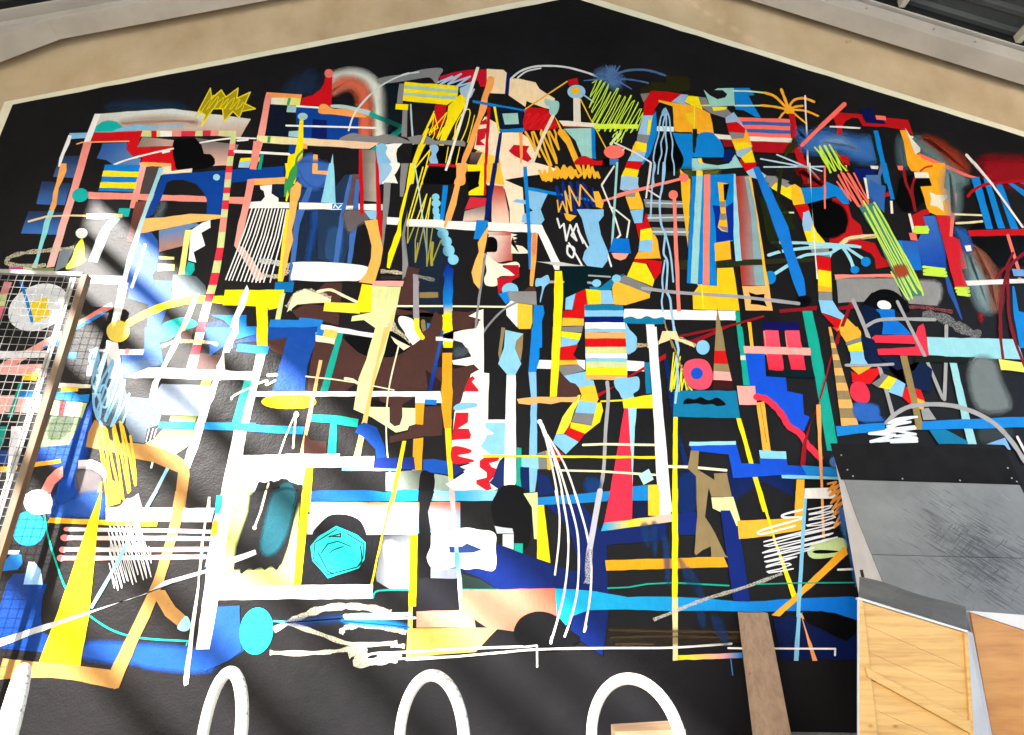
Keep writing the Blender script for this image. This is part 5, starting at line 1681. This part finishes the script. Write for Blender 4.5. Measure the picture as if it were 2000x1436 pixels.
e 20BEC0 405,1088 130 185 8
h F2E8D0 50 540,1080 700,1000 900,920 1100,895 1300,910 1450,950
h F2E8D0 34 640,1020 900,1110 1150,1190 1500,1180
h F2E8D0 34 510,1255 800,1260 1050,1240 1250,1200 1500,1180
h F2E8D0 40 1060,1110 1100,1060 1250,1045 1450,1070 1570,1100
h F2E8D0 60 1120,1270 1250,1240 1180,1340 1350,1320 1500,1300
h F2E8D0 30 1450,1200 1560,1205
c 50B0CC 16 540,1010 640,1015
q 20 1A3A70%80 640,1010 900,980 1080,970 1100,1000 900,1030 700,1040
q 15 1A78B8%80 1080,1000 1400,1000 1600,1060 1430,1060 1150,1035
c B8DCF0 34 1095,972 1250,965 1400,965 1600,955
c B8DCF0 20 1100,990 1400,990 1640,985
p D89484>D89078@90 1650,935 1980,925 2010,770 2060,760 2110,1060 1650,1060

p D8A850>D0A868@0 1620,1068 2290,1060 2220,1130 2110,1250 1620,1290
c F4F2EE 18 1245,1315 1275,1275 1350,1260 1600,1250 1990,1225 2600,1205
c F4F2EE 16 1270,1310 1600,1300 1990,1282
c F4F2EE 24 1355,1270 1450,1285 1525,1280
T 800 960
p C8D4DC 800,290 810,330 680,330 660,270
p E0E0EC 725,335 810,335 810,455 725,425
p 18B0A0 815,405 882,408 880,485 815,460
p DCE09C 885,20 995,10 998,280 990,375 968,370 950,100
p F8DC18 995,110 1045,108 1095,560 990,525
p E88C74>CC6854@0 410,770 1135,755 1148,990 1000,940 880,990 810,1090 600,1060 400,920
s 1A9C84 10 410,762 685,765
p 20302E 405,640 560,690 680,762 410,758
b 101013 810,1090 860,990 960,940 1060,940 1150,980 1250,1080 1330,1150 1200,1230 1000,1240 850,1180
p 18A8DC>1070DC@0 1135,757 1300,765 1450,780 1700,825 1994,820 2240,830 2560,858 2760,855 2900,840 3230,825 3440,820 3495,840 3495,1010 3440,990 3300,945 3100,930 2700,935 2300,930 1994,930 1700,920 1400,925 1270,970 1215,1045 1145,960
p E8304A 1560,0 1730,0 1730,215 1510,250
p 1784D4 1730,0 1855,0 1855,72 1735,75
p 0C1840 1735,75 1855,75 1850,215 1735,215
p F8CC30 1855,0 1945,0 1945,195 1855,190
p F4F4F8 1945,0 2010,0 2030,180 1945,190
p 28A8DC>F8D828@0 1510,248 1760,215 1720,280 1488,312
p F8D828>F4C4BC@0 1720,220 2040,180 2040,238 1690,285
p F0A41E 1520,538 2440,510 2475,590 1530,618
s 18A894 12 1540,755 1700,748 1850,722 2050,712 2480,735
p FDE516 2040,-20 2085,-20 2085,700 2080,830 2040,825
p F8DCA0 2042,825 2085,830 2085,1315 2045,1318
p F8DC18>EFA8A4@0 2090,1275 2490,1262 2490,1300 2090,1315
p EFA8A4>2080CC@0 2400,1265 2590,1255 2590,1298 2400,1305
c F6F4F0 15 1135,0 1165,180 1160,400 1130,650
c F6F4F0 16 1180,0 1230,300 1230,550 1200,800 1150,1000 1100,1170
c F6F4F0 16 1220,0 1300,300 1315,550 1300,800 1250,1000 1205,1130
c F6F4F0 16 1280,0 1370,300 1410,550 1405,800 1360,1080
c F6F4F0 22 1105,1140 1098,1180
c F6F4F0 20 1370,1050 1358,1090
s C4C4D4 46 1480,0 1400,450
h C4C4D4 46 1400,450 1380,720
c F4F2EE 17 -20,1310 300,1290 700,1255 1000,1230 1500,1220 1994,1218 2300,1200 2500,1185
s F4F2EE 14 900,1210 990,1200 992,1365
q 12 3A3020%45 1550,1060 1994,1075 2500,1080 2560,1180 1994,1190 1600,1190 1560,1120
h 5A4838 16 1550,1080 2000,1090 2560,1095
h 5A4838 16 1560,1140 2000,1130 2540,1140
h 6A5440 20 1600,1190 1900,1190
T 1200 960
p 0C2478 820,150 900,150 960,250 1050,860 920,850 870,500
p 0C2478 490,180 630,160 650,340 490,340
q 10 1A3F78%55 200,270 260,260 270,420 240,410
q 10 1A3F78%55 280,260 330,260 320,480 300,480
q 10 1A3F78%55 370,360 420,400 430,700 400,700
q 10 1A3F78%45 490,520 540,560 600,700 560,720
q 10 1A3F78%40 560,600 620,640 700,820 660,840
q 10 1A3F78%45 640,940 700,960 700,1050 660,1040
q 10 1A3F78%40 740,980 830,1000 880,1180 840,1190
p 94805A 640,0 725,0 700,200 780,330 860,500 880,515 750,512 745,430 680,460 630,500 618,480 640,200
p E6EEA8 750,50 915,45 985,260 945,272 895,150 765,110
p F8B838 1405,0 1470,0 1460,300 1220,340 1215,220 1395,210
p F8B838 950,230 1215,220 1220,350 965,372
p FDE516 1115,0 1145,0 1250,380 1420,830 1375,830 1220,330
c E8EEE4 20 1590,420 1530,450 1520,490 1620,500
b C4DCA0 1520,430 1640,370 1790,370 1800,470 1700,510 1560,525 1505,490
b 0A0A0C 1540,470 1600,455 1740,465 1700,480 1580,485
p F8B030 1790,420 1810,490 1280,975 1215,965 1375,830
c F4F6F8 16 1480,140 1320,180 1310,205 1460,210 1150,300 1140,335 1400,270
Z E8ECF8 13 27 -13 1500,140 1690,90 1725,360 1600,400 1510,460 1370,520 1375,610 1170,640 1140,400 1260,350 1480,310
p 84C8F0 1465,60 1492,60 1440,930 1425,1318 1390,1318 1420,760
h DCD8CC 26 300,1000 500,920 700,840 1000,750 1300,640
s 18A894 10 1090,725 1400,715 1860,712
p FBA868 1440,950 1455,945 1572,1318 1535,1318 1440,1040
p 0C1A4C 1230,990 1340,970 1440,980 1560,1050 1720,1140 1800,1170 1890,1080 1890,1310 1290,1310
p 0A0A0C 1450,950 1600,930 1720,960 1880,1010 1890,1090 1800,1165 1640,1090 1500,1030
p 84C8F0 1415,950 1445,945 1425,1318 1390,1318
p FBA868 1445,960 1460,1000 1572,1318 1535,1318
s F4F2F4 16 880,1220 1000,1222 1710,1225 1708,1275
s F4F2F4 15 1740,610 1870,605
q 15 3F78C0%90 1740,130 1790,170 1810,340 1860,500 1900,690 1870,730 1830,500 1760,280
c 3F78C0 8 905,1310 920,1430
"""
build_mural(MURAL)

# ------------------------------------------------------------------ roof over the yard
def rafter(name, sgn, label):
    r = empty(name, (APX + sgn * 0.1, -0.22, under(APX)))
    tag(r, label, 'rafter', 'steel rafters under the roof')
    iv = Matrix.Translation(-r.location)
    xe = 7.6 if sgn > 0 else -5.9
    x0 = APX + sgn * 0.006
    def bar(nm, d0, d1, y0, y1, xa, xb, mat=MAT['steel_paint'], bev=0.004):
        z = lambda x, d: under(x) + d
        o = bm_obj(nm, prism([(xa, y0, z(xa, d0)), (xb, y0, z(xb, d0)), (xb, y0, z(xb, d1)), (xa, y0, z(xa, d1))],
                             [(xa, y1, z(xa, d0)), (xb, y1, z(xb, d0)), (xb, y1, z(xb, d1)), (xa, y1, z(xa, d1))]), mat, r, bevel=bev)
        o.matrix_parent_inverse = iv
    bar('bottom_flange', 0.0, 0.025, -0.352, -0.10, x0, xe)
    bar('web', 0.026, 0.264, -0.236, -0.216, x0, xe)
    bar('top_flange', 0.265, 0.29, -0.352, -0.10, x0, xe)
    if sgn > 0:
        for bx in (1.9, 3.1, 4.3, 5.05, 5.5, 6.7):
            bm_ = bmesh.new(); bmesh.ops.create_cone(bm_, cap_ends=True, segments=6, radius1=.014, radius2=.013, depth=.012)
            bmesh.ops.rotate(bm_, verts=bm_.verts, matrix=Matrix.Rotation(math.radians(90), 3, 'X')); bmesh.ops.translate(bm_, verts=bm_.verts, vec=(bx, -.352, under(bx) + .10))
            ob = bm_obj('bolt', bm_, MAT['screw'], r); ob.matrix_parent_inverse = iv
        bar('cover_strip', 0.03, 0.20, -0.345, -0.335, x0 + .3, xe)
    else:
        # haunch that deepens the rafter towards its column
        pts = [(-4.80, under(-4.80) - .001), (-5.33, under(-4.8) - .38), (-5.9, under(-4.8) - .80), (-5.9, under(-5.9) - .001)]
        o = bm_obj('haunch', prism([(x, -0.352, z) for x, z in pts], [(x, -0.10, z) for x, z in pts]), MAT['steel_paint'], r, bevel=0.003); o.matrix_parent_inverse = iv
rafter('roof_rafter', 1, 'grey painted steel rafter at the upper right')
rafter('roof_rafter', -1, 'grey painted steel rafter at the upper left, deepened by a haunch')

YF = -20.0
roof = empty('shed_roof', (APX, -6, under(APX) + .5))
tag(roof, 'dark corrugated shed roof above the mural wall', 'roof')
iv = Matrix.Translation(-roof.location)
for sgn, xe in ((1, 7.9), (-1, -6.05)):
    bm = bmesh.new(); y = 0.35; k = 0; prev = None
    while y > YF:
        dz = 0.0 if (k % 4) in (0, 1) else 0.045
        row = [bm.verts.new((x, y, under(x) + 0.42 + dz)) for x in (APX + sgn * .002, xe)]
        if prev: bm.faces.new([prev[0], prev[1], row[1], row[0]])
        prev = row; y -= (0.05, 0.03, 0.12, 0.03)[k % 4]; k += 1
    o = bm_obj('roof_sheet', bm, MAT['sheet'], roof); o.matrix_parent_inverse = iv
for x in (-5.6, -4.3, -3.0, -1.7, -0.4, 2.1, 3.4, 4.72, 6.0, 7.2):
    o = bm_obj('purlin', box_bm(x - .035, x + .035, YF + .1, -0.37, under(x) + .28, under(x) + .38), MAT['purlin'], roof, bevel=.003); o.matrix_parent_inverse = iv
# fascia boards along the eaves (the left one throws the slanting shadow edge across the mural)
EL = 4.74 + 0.815 * (6.05 - 4.07)
o = bm_obj('fascia', box_bm(-6.12, -6.06, YF, 0.30, EL, under(-6.1) + .5), MAT['steel_paint'], roof); o.matrix_parent_inverse = iv
o = bm_obj('fascia', box_bm(7.91, 7.97, YF, 0.30, 5.9, under(7.9) + .5), MAT['steel_paint'], roof); o.matrix_parent_inverse = iv
for x, y in ((-6.2, -19.8), (7.84, -19.8), (7.84, -0.4)):
    c = bm_obj('steel_column', box_bm(x - .07, x + .07, y - .07, y + .07, GZ, under(x) + .36), MAT['steel_paint'], bevel=.006)
    tag(c, {(-6.2, -19.8): 'steel column at the front left corner of the shed', (7.84, -19.8): 'steel column at the front right corner of the shed', (7.84, -0.4): 'steel column at the right end of the mural wall'}[(x, y)], 'column', 'columns that carry the shed roof')
for i, (dz, r, nm) in enumerate(((0.36, .08, 'uppermost'), (0.95, .10, 'second'), (1.62, .10, 'third'), (2.45, .11, 'fourth'), (3.25, .10, 'lowest'))):  # added out of view to throw soft diagonal shadow bands on the mural
    c = bm_obj('side_rail', rod_bm((-6.2, YF + .2, EL - dz), (-6.2, -0.5, EL - dz), r, 10), MAT['steel_paint'])
    tag(c, f'added unseen grey rail that casts a shadow band on the mural, {nm} of five', 'rail', 'added unseen rails that cast shadow bands')

sw = bm_obj('side_wall', box_bm(-6.35, -6.15, -3.35, 0.3, GZ, EL + .3), MAT['plaster'])  # added out of view to keep sunlight off the mural's far left
tag(sw, 'added unseen beige wall that blocks the sun at the far left', 'wall')
# ------------------------------------------------------------------ wire mesh panel at the left
FY = -0.33
fen = empty('mesh_fence', (-4.4, FY, 0)); tag(fen, 'tall wire mesh panel with a brown wooden edge post at the left', 'fence')
iv = Matrix.Translation(-fen.location)
def fpart(nm, bm, mat, bev=0.0):
    o = bm_obj(nm, bm, mat, fen, bevel=bev); o.matrix_parent_inverse = iv; return o
ftr = at_Y(172, 541, FY); fb = at_Y(25, 1000, FY); ftl = at_Y(0, 534, FY)
xr, zt = ftr.x, ftr.z
fpart('post', box_bm(xr - .04, xr + .012, FY - .035, FY + .035, GZ, zt + .01), MAT['frame_wood'], .004)
fpart('top_rail', box_bm(-5.2, xr - .047, FY - .02, FY + .02, zt - .005, zt + .035), MAT['galv'], .003)
fpart('edge_strip', box_bm(xr - .15, xr - .10, FY - .001, FY + .004, GZ + .02, zt - .008), MAT['galv'])
wire_v = None; PIT = 0.068
x = xr - .06; k = 0
while x > -5.2:
    if wire_v is None:
        wv = rod_bm((0, 0, GZ + .02), (0, 0, zt - .004), .0024, 6); o = fpart('wire', wv, MAT['galv']); wire_v = o.data
    else:
        o = link('wire', wire_v, None, fen); o.matrix_parent_inverse = iv
    o.location = (x, FY - .006, 0); x -= PIT
wire_h = None; z = zt - .07
while z > GZ + .05:
    if wire_h is None:
        o = fpart('wire', rod_bm((-5.2, 0, 0), (xr - .05, 0, 0), 0.0024, 6), MAT['galv']); wire_h = o.data
    else:
        o = link('wire', wire_h, None, fen); o.matrix_parent_inverse = iv
    o.location = (0, FY - .0106, z); z -= PIT

# ------------------------------------------------------------------ white steel hoops
HR, HH, HY, HP, TR = 0.303, 0.505, -1.8, -0.949, 0.0295
def tube(path, r, n=14):
    bm = bmesh.new(); rings = []
    side = Vector((0, 1, 0))
    for i, p in enumerate(path):
        t = (path[min(i + 1, len(path) - 1)] - path[max(i - 1, 0)]).normalized()
        up = side.cross(t).normalized()
        rings.append([bm.verts.new(p + (side * math.cos(2 * math.pi * k / n) + up * math.sin(2 * math.pi * k / n)) * r) for k in range(n)])
    for a, b in zip(rings, rings[1:]):
        for k in range(n): bm.faces.new([a[k], a[(k + 1) % n], b[(k + 1) % n], b[k]])
    bm.faces.new(rings[0]); bm.faces.new(rings[-1][::-1]); return bm
path = [Vector((-HR, 0, z)) for z in (GZ + .006, 0, .08, .16)] + [Vector((HR * math.cos(t), 0, HH - HR - TR + HR * math.sin(t))) for t in (math.pi - math.pi * k / 40 for k in range(41))] + [Vector((HR, 0, z)) for z in (.16, .08, 0, GZ + .006)]
proto = None
HL = ['white steel hoop at the far left, seen edge on in front of the brown band', 'narrow white steel hoop, second from the left, below the turquoise oval',
      'white steel hoop in the middle, below the long white line', 'widest white steel hoop with chipped paint, beside the leaning plank']
for k in range(4):
    h = empty('bike_hoop', (-1.249 + 1.035 * (k - 1), HY, 0)); h.rotation_euler = (0, 0, HP)
    tag(h, HL[k], 'hoop', 'white steel hoops in front of the wall')
    if proto is None:
        a = bm_obj('arch', tube(path, TR), MAT['hoop'], h, smooth=True)
        pl = []
        for sx in (-HR, HR):
            bm = bmesh.new(); bmesh.ops.create_cone(bm, cap_ends=True, segments=24, radius1=.07, radius2=.066, depth=.008)
            bmesh.ops.translate(bm, verts=bm.verts, vec=(sx, 0, GZ + .0045))
            pl.append(bm_obj('base_plate', bm, MAT['hoop'], h))
        proto = [a] + pl
    else:
        for s in proto:
            c = s.copy(); C.objects.link(c); c.parent = h

# ------------------------------------------------------------------ quarter pipe against the wall
RX0, RX1 = 2.97, 4.45
prof = [(-.366, 2.205), (-.395, 2.04), (-.43, 1.88), (-.468, 1.73), (-.508, 1.58), (-.55, 1.46), (-.60, 1.32), (-.65, 1.19), (-.70, 1.06), (-.79, .85), (-.90, .62), (-1.02, .38), (-1.14, .17), (-1.27, GZ + .03)]
qp = empty('quarter_pipe', (3.7, -.7, 0)); tag(qp, 'scuffed grey skate quarter pipe standing against the mural at the right', 'skate ramp')
iv = Matrix.Translation(-qp.location)
def qpart(nm, bm, mat, bev=0.0, par=None):
    o = bm_obj(nm, bm, mat, par or qp, bevel=bev); o.matrix_parent_inverse = iv if par is None else Matrix.Identity(4); return o
for X0, X1 in ((RX0, RX0 + .02), (RX1 - .02, RX1)):
    side = [(-.345, GZ), (-.345, 2.19)] + [(y, z) for y, z in prof] + [(-1.28, GZ)]
    if X0 == RX0:
        # solid panel, its slot is only a dark patch laid on it
        bm = bmesh.new()
        a = [bm.verts.new((X0, y, z)) for y, z in side]; b = [bm.verts.new((X1, y, z)) for y, z in side]
        bm.faces.new(a); bm.faces.new(b[::-1])
        for i in range(len(a)):
            j = (i + 1) % len(a); bm.faces.new([a[i], b[i], b[j], a[j]])
    else:
        bm = prism([(X0, y, z) for y, z in side], [(X1, y, z) for y, z in side])
    qpart('side_panel', bm, MAT['ply_side'])
qpart('slot_shade_patch', prism([(RX0 - .003, y, z) for y, z in ((-.425, 1.18), (-.465, 1.18), (-.475, 1.06), (-.435, 1.06))], [(RX0 - .001, y, z) for y, z in ((-.425, 1.18), (-.465, 1.18), (-.475, 1.06), (-.435, 1.06))]), MAT['dark'])  # thin dark patch, the shade inside the slot put into colour
def sheet(nm, idx, off, mat, x0, x1, th=.008):
    bm = bmesh.new(); pr = [(y - off, z + off * .4) for y, z in idx]
    fr = [[bm.verts.new((x, y, z)) for y, z in pr] for x in (x0, x1)]
    bk = [[bm.verts.new((x, y + th, z - th * .3)) for y, z in pr] for x in (x0, x1)]
    n = len(pr)
    for i in range(n - 1):
        bm.faces.new([fr[0][i], fr[1][i], fr[1][i + 1], fr[0][i + 1]]); bm.faces.new([bk[0][i], bk[0][i + 1], bk[1][i + 1], bk[1][i]])
        for s in (0, 1): bm.faces.new([fr[s][i], fr[s][i + 1], bk[s][i + 1], bk[s][i]])
    for i in (0, n - 1): bm.faces.new([fr[0][i], bk[0][i], bk[1][i], fr[1][i]])
    o = qpart(nm, bm, mat)
    for p in o.data.polygons: p.use_smooth = False
    return o
def dens(pr, n=4):
    return catmull(pr, False, n)
full = dens(prof)
upper = [p for p in full if p[1] > 1.90]; mid = [p for p in full if 1.275 < p[1] <= 1.897]; low = [p for p in full if p[1] <= 1.272]
bbd = sheet('top_board', [(y, z) for y, z in upper] + [(-.432, 1.885)], .014, MAT['blackboard'], RX0 - .03, RX1 + .02, .012)
sheet('riding_sheet', [(-.428, 1.897)] + mid + [(-.618, 1.2745)], .007, MAT['ramp'], RX0 - .004, RX1 + .004)
sheet('riding_sheet', [(-.620, 1.2705)] + low, .007, MAT['ramp'], RX0 - .004, RX1 + .004)
for fx, fz in ((.03, 1.97), (.05, 1.915), (.33, 1.905), (.66, 1.905), (.97, 1.94), (.975, 2.03), (.99, 1.91), (.02, 2.1)):
    X = RX0 + (RX1 - RX0) * fx; yy = float(np.interp(fz, [p[1] for p in prof][::-1], [p[0] for p in prof][::-1]))
    bm = bmesh.new(); bmesh.ops.create_cone(bm, cap_ends=True, segments=10, radius1=.007, radius2=.006, depth=.004)
    bmesh.ops.rotate(bm, verts=bm.verts, matrix=Matrix.Rotation(math.radians(78), 3, 'X')); bmesh.ops.translate(bm, verts=bm.verts, vec=(X, yy - .0165, fz + .004))
    qpart('screw', bm, MAT['screw'])

# ------------------------------------------------------------------ pine kicker ramp tipped on its edge
KY = -1.6
kick = empty('kicker_ramp', (2.6, -1.5, 0)); tag(kick, 'tipped wooden kicker ramp showing its yellow pine underside', 'skate ramp')
iv = Matrix.Translation(-kick.location)
def kpart(nm, bm, mat, bev=0.0):
    o = bm_obj(nm, bm, mat, kick, bevel=bev); o.matrix_parent_inverse = iv; return o
TL, TRr = at_Y(1677, 1168, KY), at_Y(1890, 1233, KY)
BLp = at_Y(1677, 1500, KY)
ex = (TRr - TL); W_ = ex.length; ex.normalize(); ez = (TL - BLp).normalized()
H_ = (TRr.z - GZ - 0.004) / ez.z
def k3(u, v, d): return TL + ex * u - ez * v + Vector((0, d, 0))
def kbox(u0, u1, v0, v1, d0, d1): return prism([k3(u0, v0, d0), k3(u1, v0, d0), k3(u1, v1, d0), k3(u0, v1, d0)], [k3(u0, v0, d1), k3(u1, v0, d1), k3(u1, v1, d1), k3(u0, v1, d1)])
# boards of the underside, slanting like the photograph
nb = 6
for i in range(nb):
    a0 = H_ * i / nb + (.0012 if i else 0.0); a1 = H_ * (i + 1) / nb; sk = 0.075
    f = lambda v, u: min(max(v + sk * (u / W_ - .15), 0.012), H_)
    q = [(.035, f(a0, .035) if i else .012), (W_ - .02, f(a0, W_) if i else .012), (W_ - .02, f(a1, W_)), (.035, f(a1, .035))]
    kpart('board', prism([k3(u, v, .016) for u, v in q], [k3(u, v, .026) for u, v in q]), MAT['pine'], .0006)
kpart('left_rail', prism([k3(0.004, .004, .0), k3(.026, .004, .0), k3(.125, H_, .0), k3(.004, H_, .0)], [k3(0.004, .004, .014), k3(.026, .004, .014), k3(.125, H_, .014), k3(.004, H_, .014)]), MAT['pine'], .002)
kpart('top_rail', kbox(-.002, W_, -.003, .009, -.003, .03), MAT['ply_side'], .001)
kpart('edge_trim', kbox(-.002, .0025, .01, H_, -.003, .012), MAT['ply_side'])
kpart('right_rail', kbox(W_ - .02, W_, .01, H_ - .01, -.002, .03), MAT['pine'], .002)
kpart('cross_bar', prism([k3(.03, .37, -.014), k3(W_ - .025, .475, -.014), k3(W_ - .025, .54, -.014), k3(.045, .415, -.014)], [k3(.03, .37, .0145), k3(W_ - .025, .475, .0145), k3(W_ - .025, .54, .0145), k3(.045, .415, .0145)]), MAT['pine'], .002)
# steel sheet over the top, bent up at the back
sb0, sb1 = at_Y(1679, 1128, -1.36), at_Y(1886, 1184, -1.36)
bm = bmesh.new(); n = 14; rows = []
for j, (t, lift) in enumerate(((0, 0), (.35, -.006), (.7, -.003), (1, .008))):
    row = []
    for i in range(n):
        s = i / (n - 1); p = (TL + Vector((0, .0, .006))).lerp(TRr + Vector((0, 0, .006)), s).lerp(sb0.lerp(sb1, s), t)
        p.z += lift * math.sin(s * 5.1 + .6) + .004 * math.sin(s * 9) * t
        row.append(bm.verts.new(p))
    rows.append(row)
for a, b in zip(rows, rows[1:]):
    for i in range(n - 1): bm.faces.new([a[i], a[i + 1], b[i + 1], b[i]])
r = bmesh.ops.solidify(bm, geom=list(bm.faces), thickness=.003)
kpart('steel_sheet', bm, MAT['sheetmetal'])
# grey side sheet
b0, b1 = at_Y(1898, 1236, -1.36), at_Y(1936, 1436, -1.36)
dn = (b1 - b0) / (b0.z - b1.z)
b2 = b0 + dn * (b0.z - GZ - .02)
s0, s1 = k3(W_ + .003, .0, .01), k3(W_ + .003, H_ - .01, .01)
kpart('side_sheet', prism([s0, b0, b2, s1], [s0 + Vector((.006, 0, 0)), b0 + Vector((.006, 0, 0)), b2 + Vector((.006, 0, 0)), s1 + Vector((.006, 0, 0))]), MAT['ply_side'])

# ------------------------------------------------------------------ loose panels and timbers
def panel(nm, px, Y, th, mat, label, cat, foot):
    pts = [at_Y(x, y, Y) for x, y in px]
    # lower corners run down to the ground
    pts += [Vector((pts[-1].x + foot[1], Y, GZ + .004)), Vector((pts[0].x + foot[0], Y, GZ + .004))]
    bm = prism(pts, [p + Vector((0, th, 0)) for p in pts])
    o = bm_obj(nm, bm, mat, bevel=.002); tag(o, label, cat); return o
bp = panel('plywood_panel', [(1896, 1197), (2130, 1275)], -1.31, .02, MAT['brown_ply'], 'varnished orange brown plywood panel at the lower right corner', 'panel', (-.06, -.05))
p1, p2 = at_Y(1894, 1196, -1.31), at_Y(2130, 1274, -1.31)
ed = bm_obj('edge_band', prism([p1 + Vector((0, -.004, .001)), p2 + Vector((0, -.004, .001)), p2 + Vector((0, -.004, .008)), p1 + Vector((0, -.004, .008))], [p1 + Vector((0, .022, .001)), p2 + Vector((0, .022, .001)), p2 + Vector((0, .022, .008)), p1 + Vector((0, .022, .008))]), MAT['ply_side'], bp)
panel('grey_board', [(1890, 1193), (2140, 1212)], -1.265, .015, MAT['ply_side'], 'pale grey board behind the brown plywood panel', 'board', (0, 0))

# plank leaning on the wall
a0, a1 = at_Y(1452, 1197, -.10), at_Y(1500, 1197, -.10); c0 = at_Y(1437, 1195, -.04)
g0, g1 = at_Y(1483, 1436, -.52), at_Y(1546, 1436, -.52)
def down(a, g): return a + (g - a) * ((a.z - GZ - .003) / (a.z - g.z))
d0, d1 = down(a0, g0), down(a1, g1)
bk = Vector((-.02, .075, .012))
pl = bm_obj('leaning_plank', prism([a0, a1, d1, d0], [a0 + bk, a1 + bk, d1 + bk, d0 + bk]), MAT['plank'], bevel=.004)
tag(pl, 'thick grey brown wooden plank leaning against the mural', 'plank')
# timber lying on the ground by the last hoop
t0, t1 = at_Y(1199, 1426, -.95), at_Y(1322, 1412, -.95)
tb = bm_obj('short_timber', prism([(t0.x, -.98, GZ + .002), (t1.x + .04, -1.0, GZ + .002), (t1.x + .04, -1.0, t1.z - .03), (t0.x, -.98, t0.z - .005)], [(t0.x + .01, -.80, GZ + .002), (t1.x + .02, -.82, GZ + .002), (t1.x + .02, -.82, t1.z), (t0.x + .01, -.80, t0.z + .015)]), MAT['timber'], bevel=.004)
tag(tb, 'short brown timber block lying on the ground under the last hoop', 'timber')

# kerb at the foot of the wall between the plank and the kicker
k0, k1 = at_Y(1540, 1431, -.05), at_Y(1690, 1431, -.05)
kb = bm_obj('concrete_kerb', box_bm(k0.x - .1, 4.6, -.30, -.008, GZ + .002, k0.z), MAT['floor'], bevel=.006)
tag(kb, 'low pale concrete kerb along the foot of the mural wall', 'kerb')
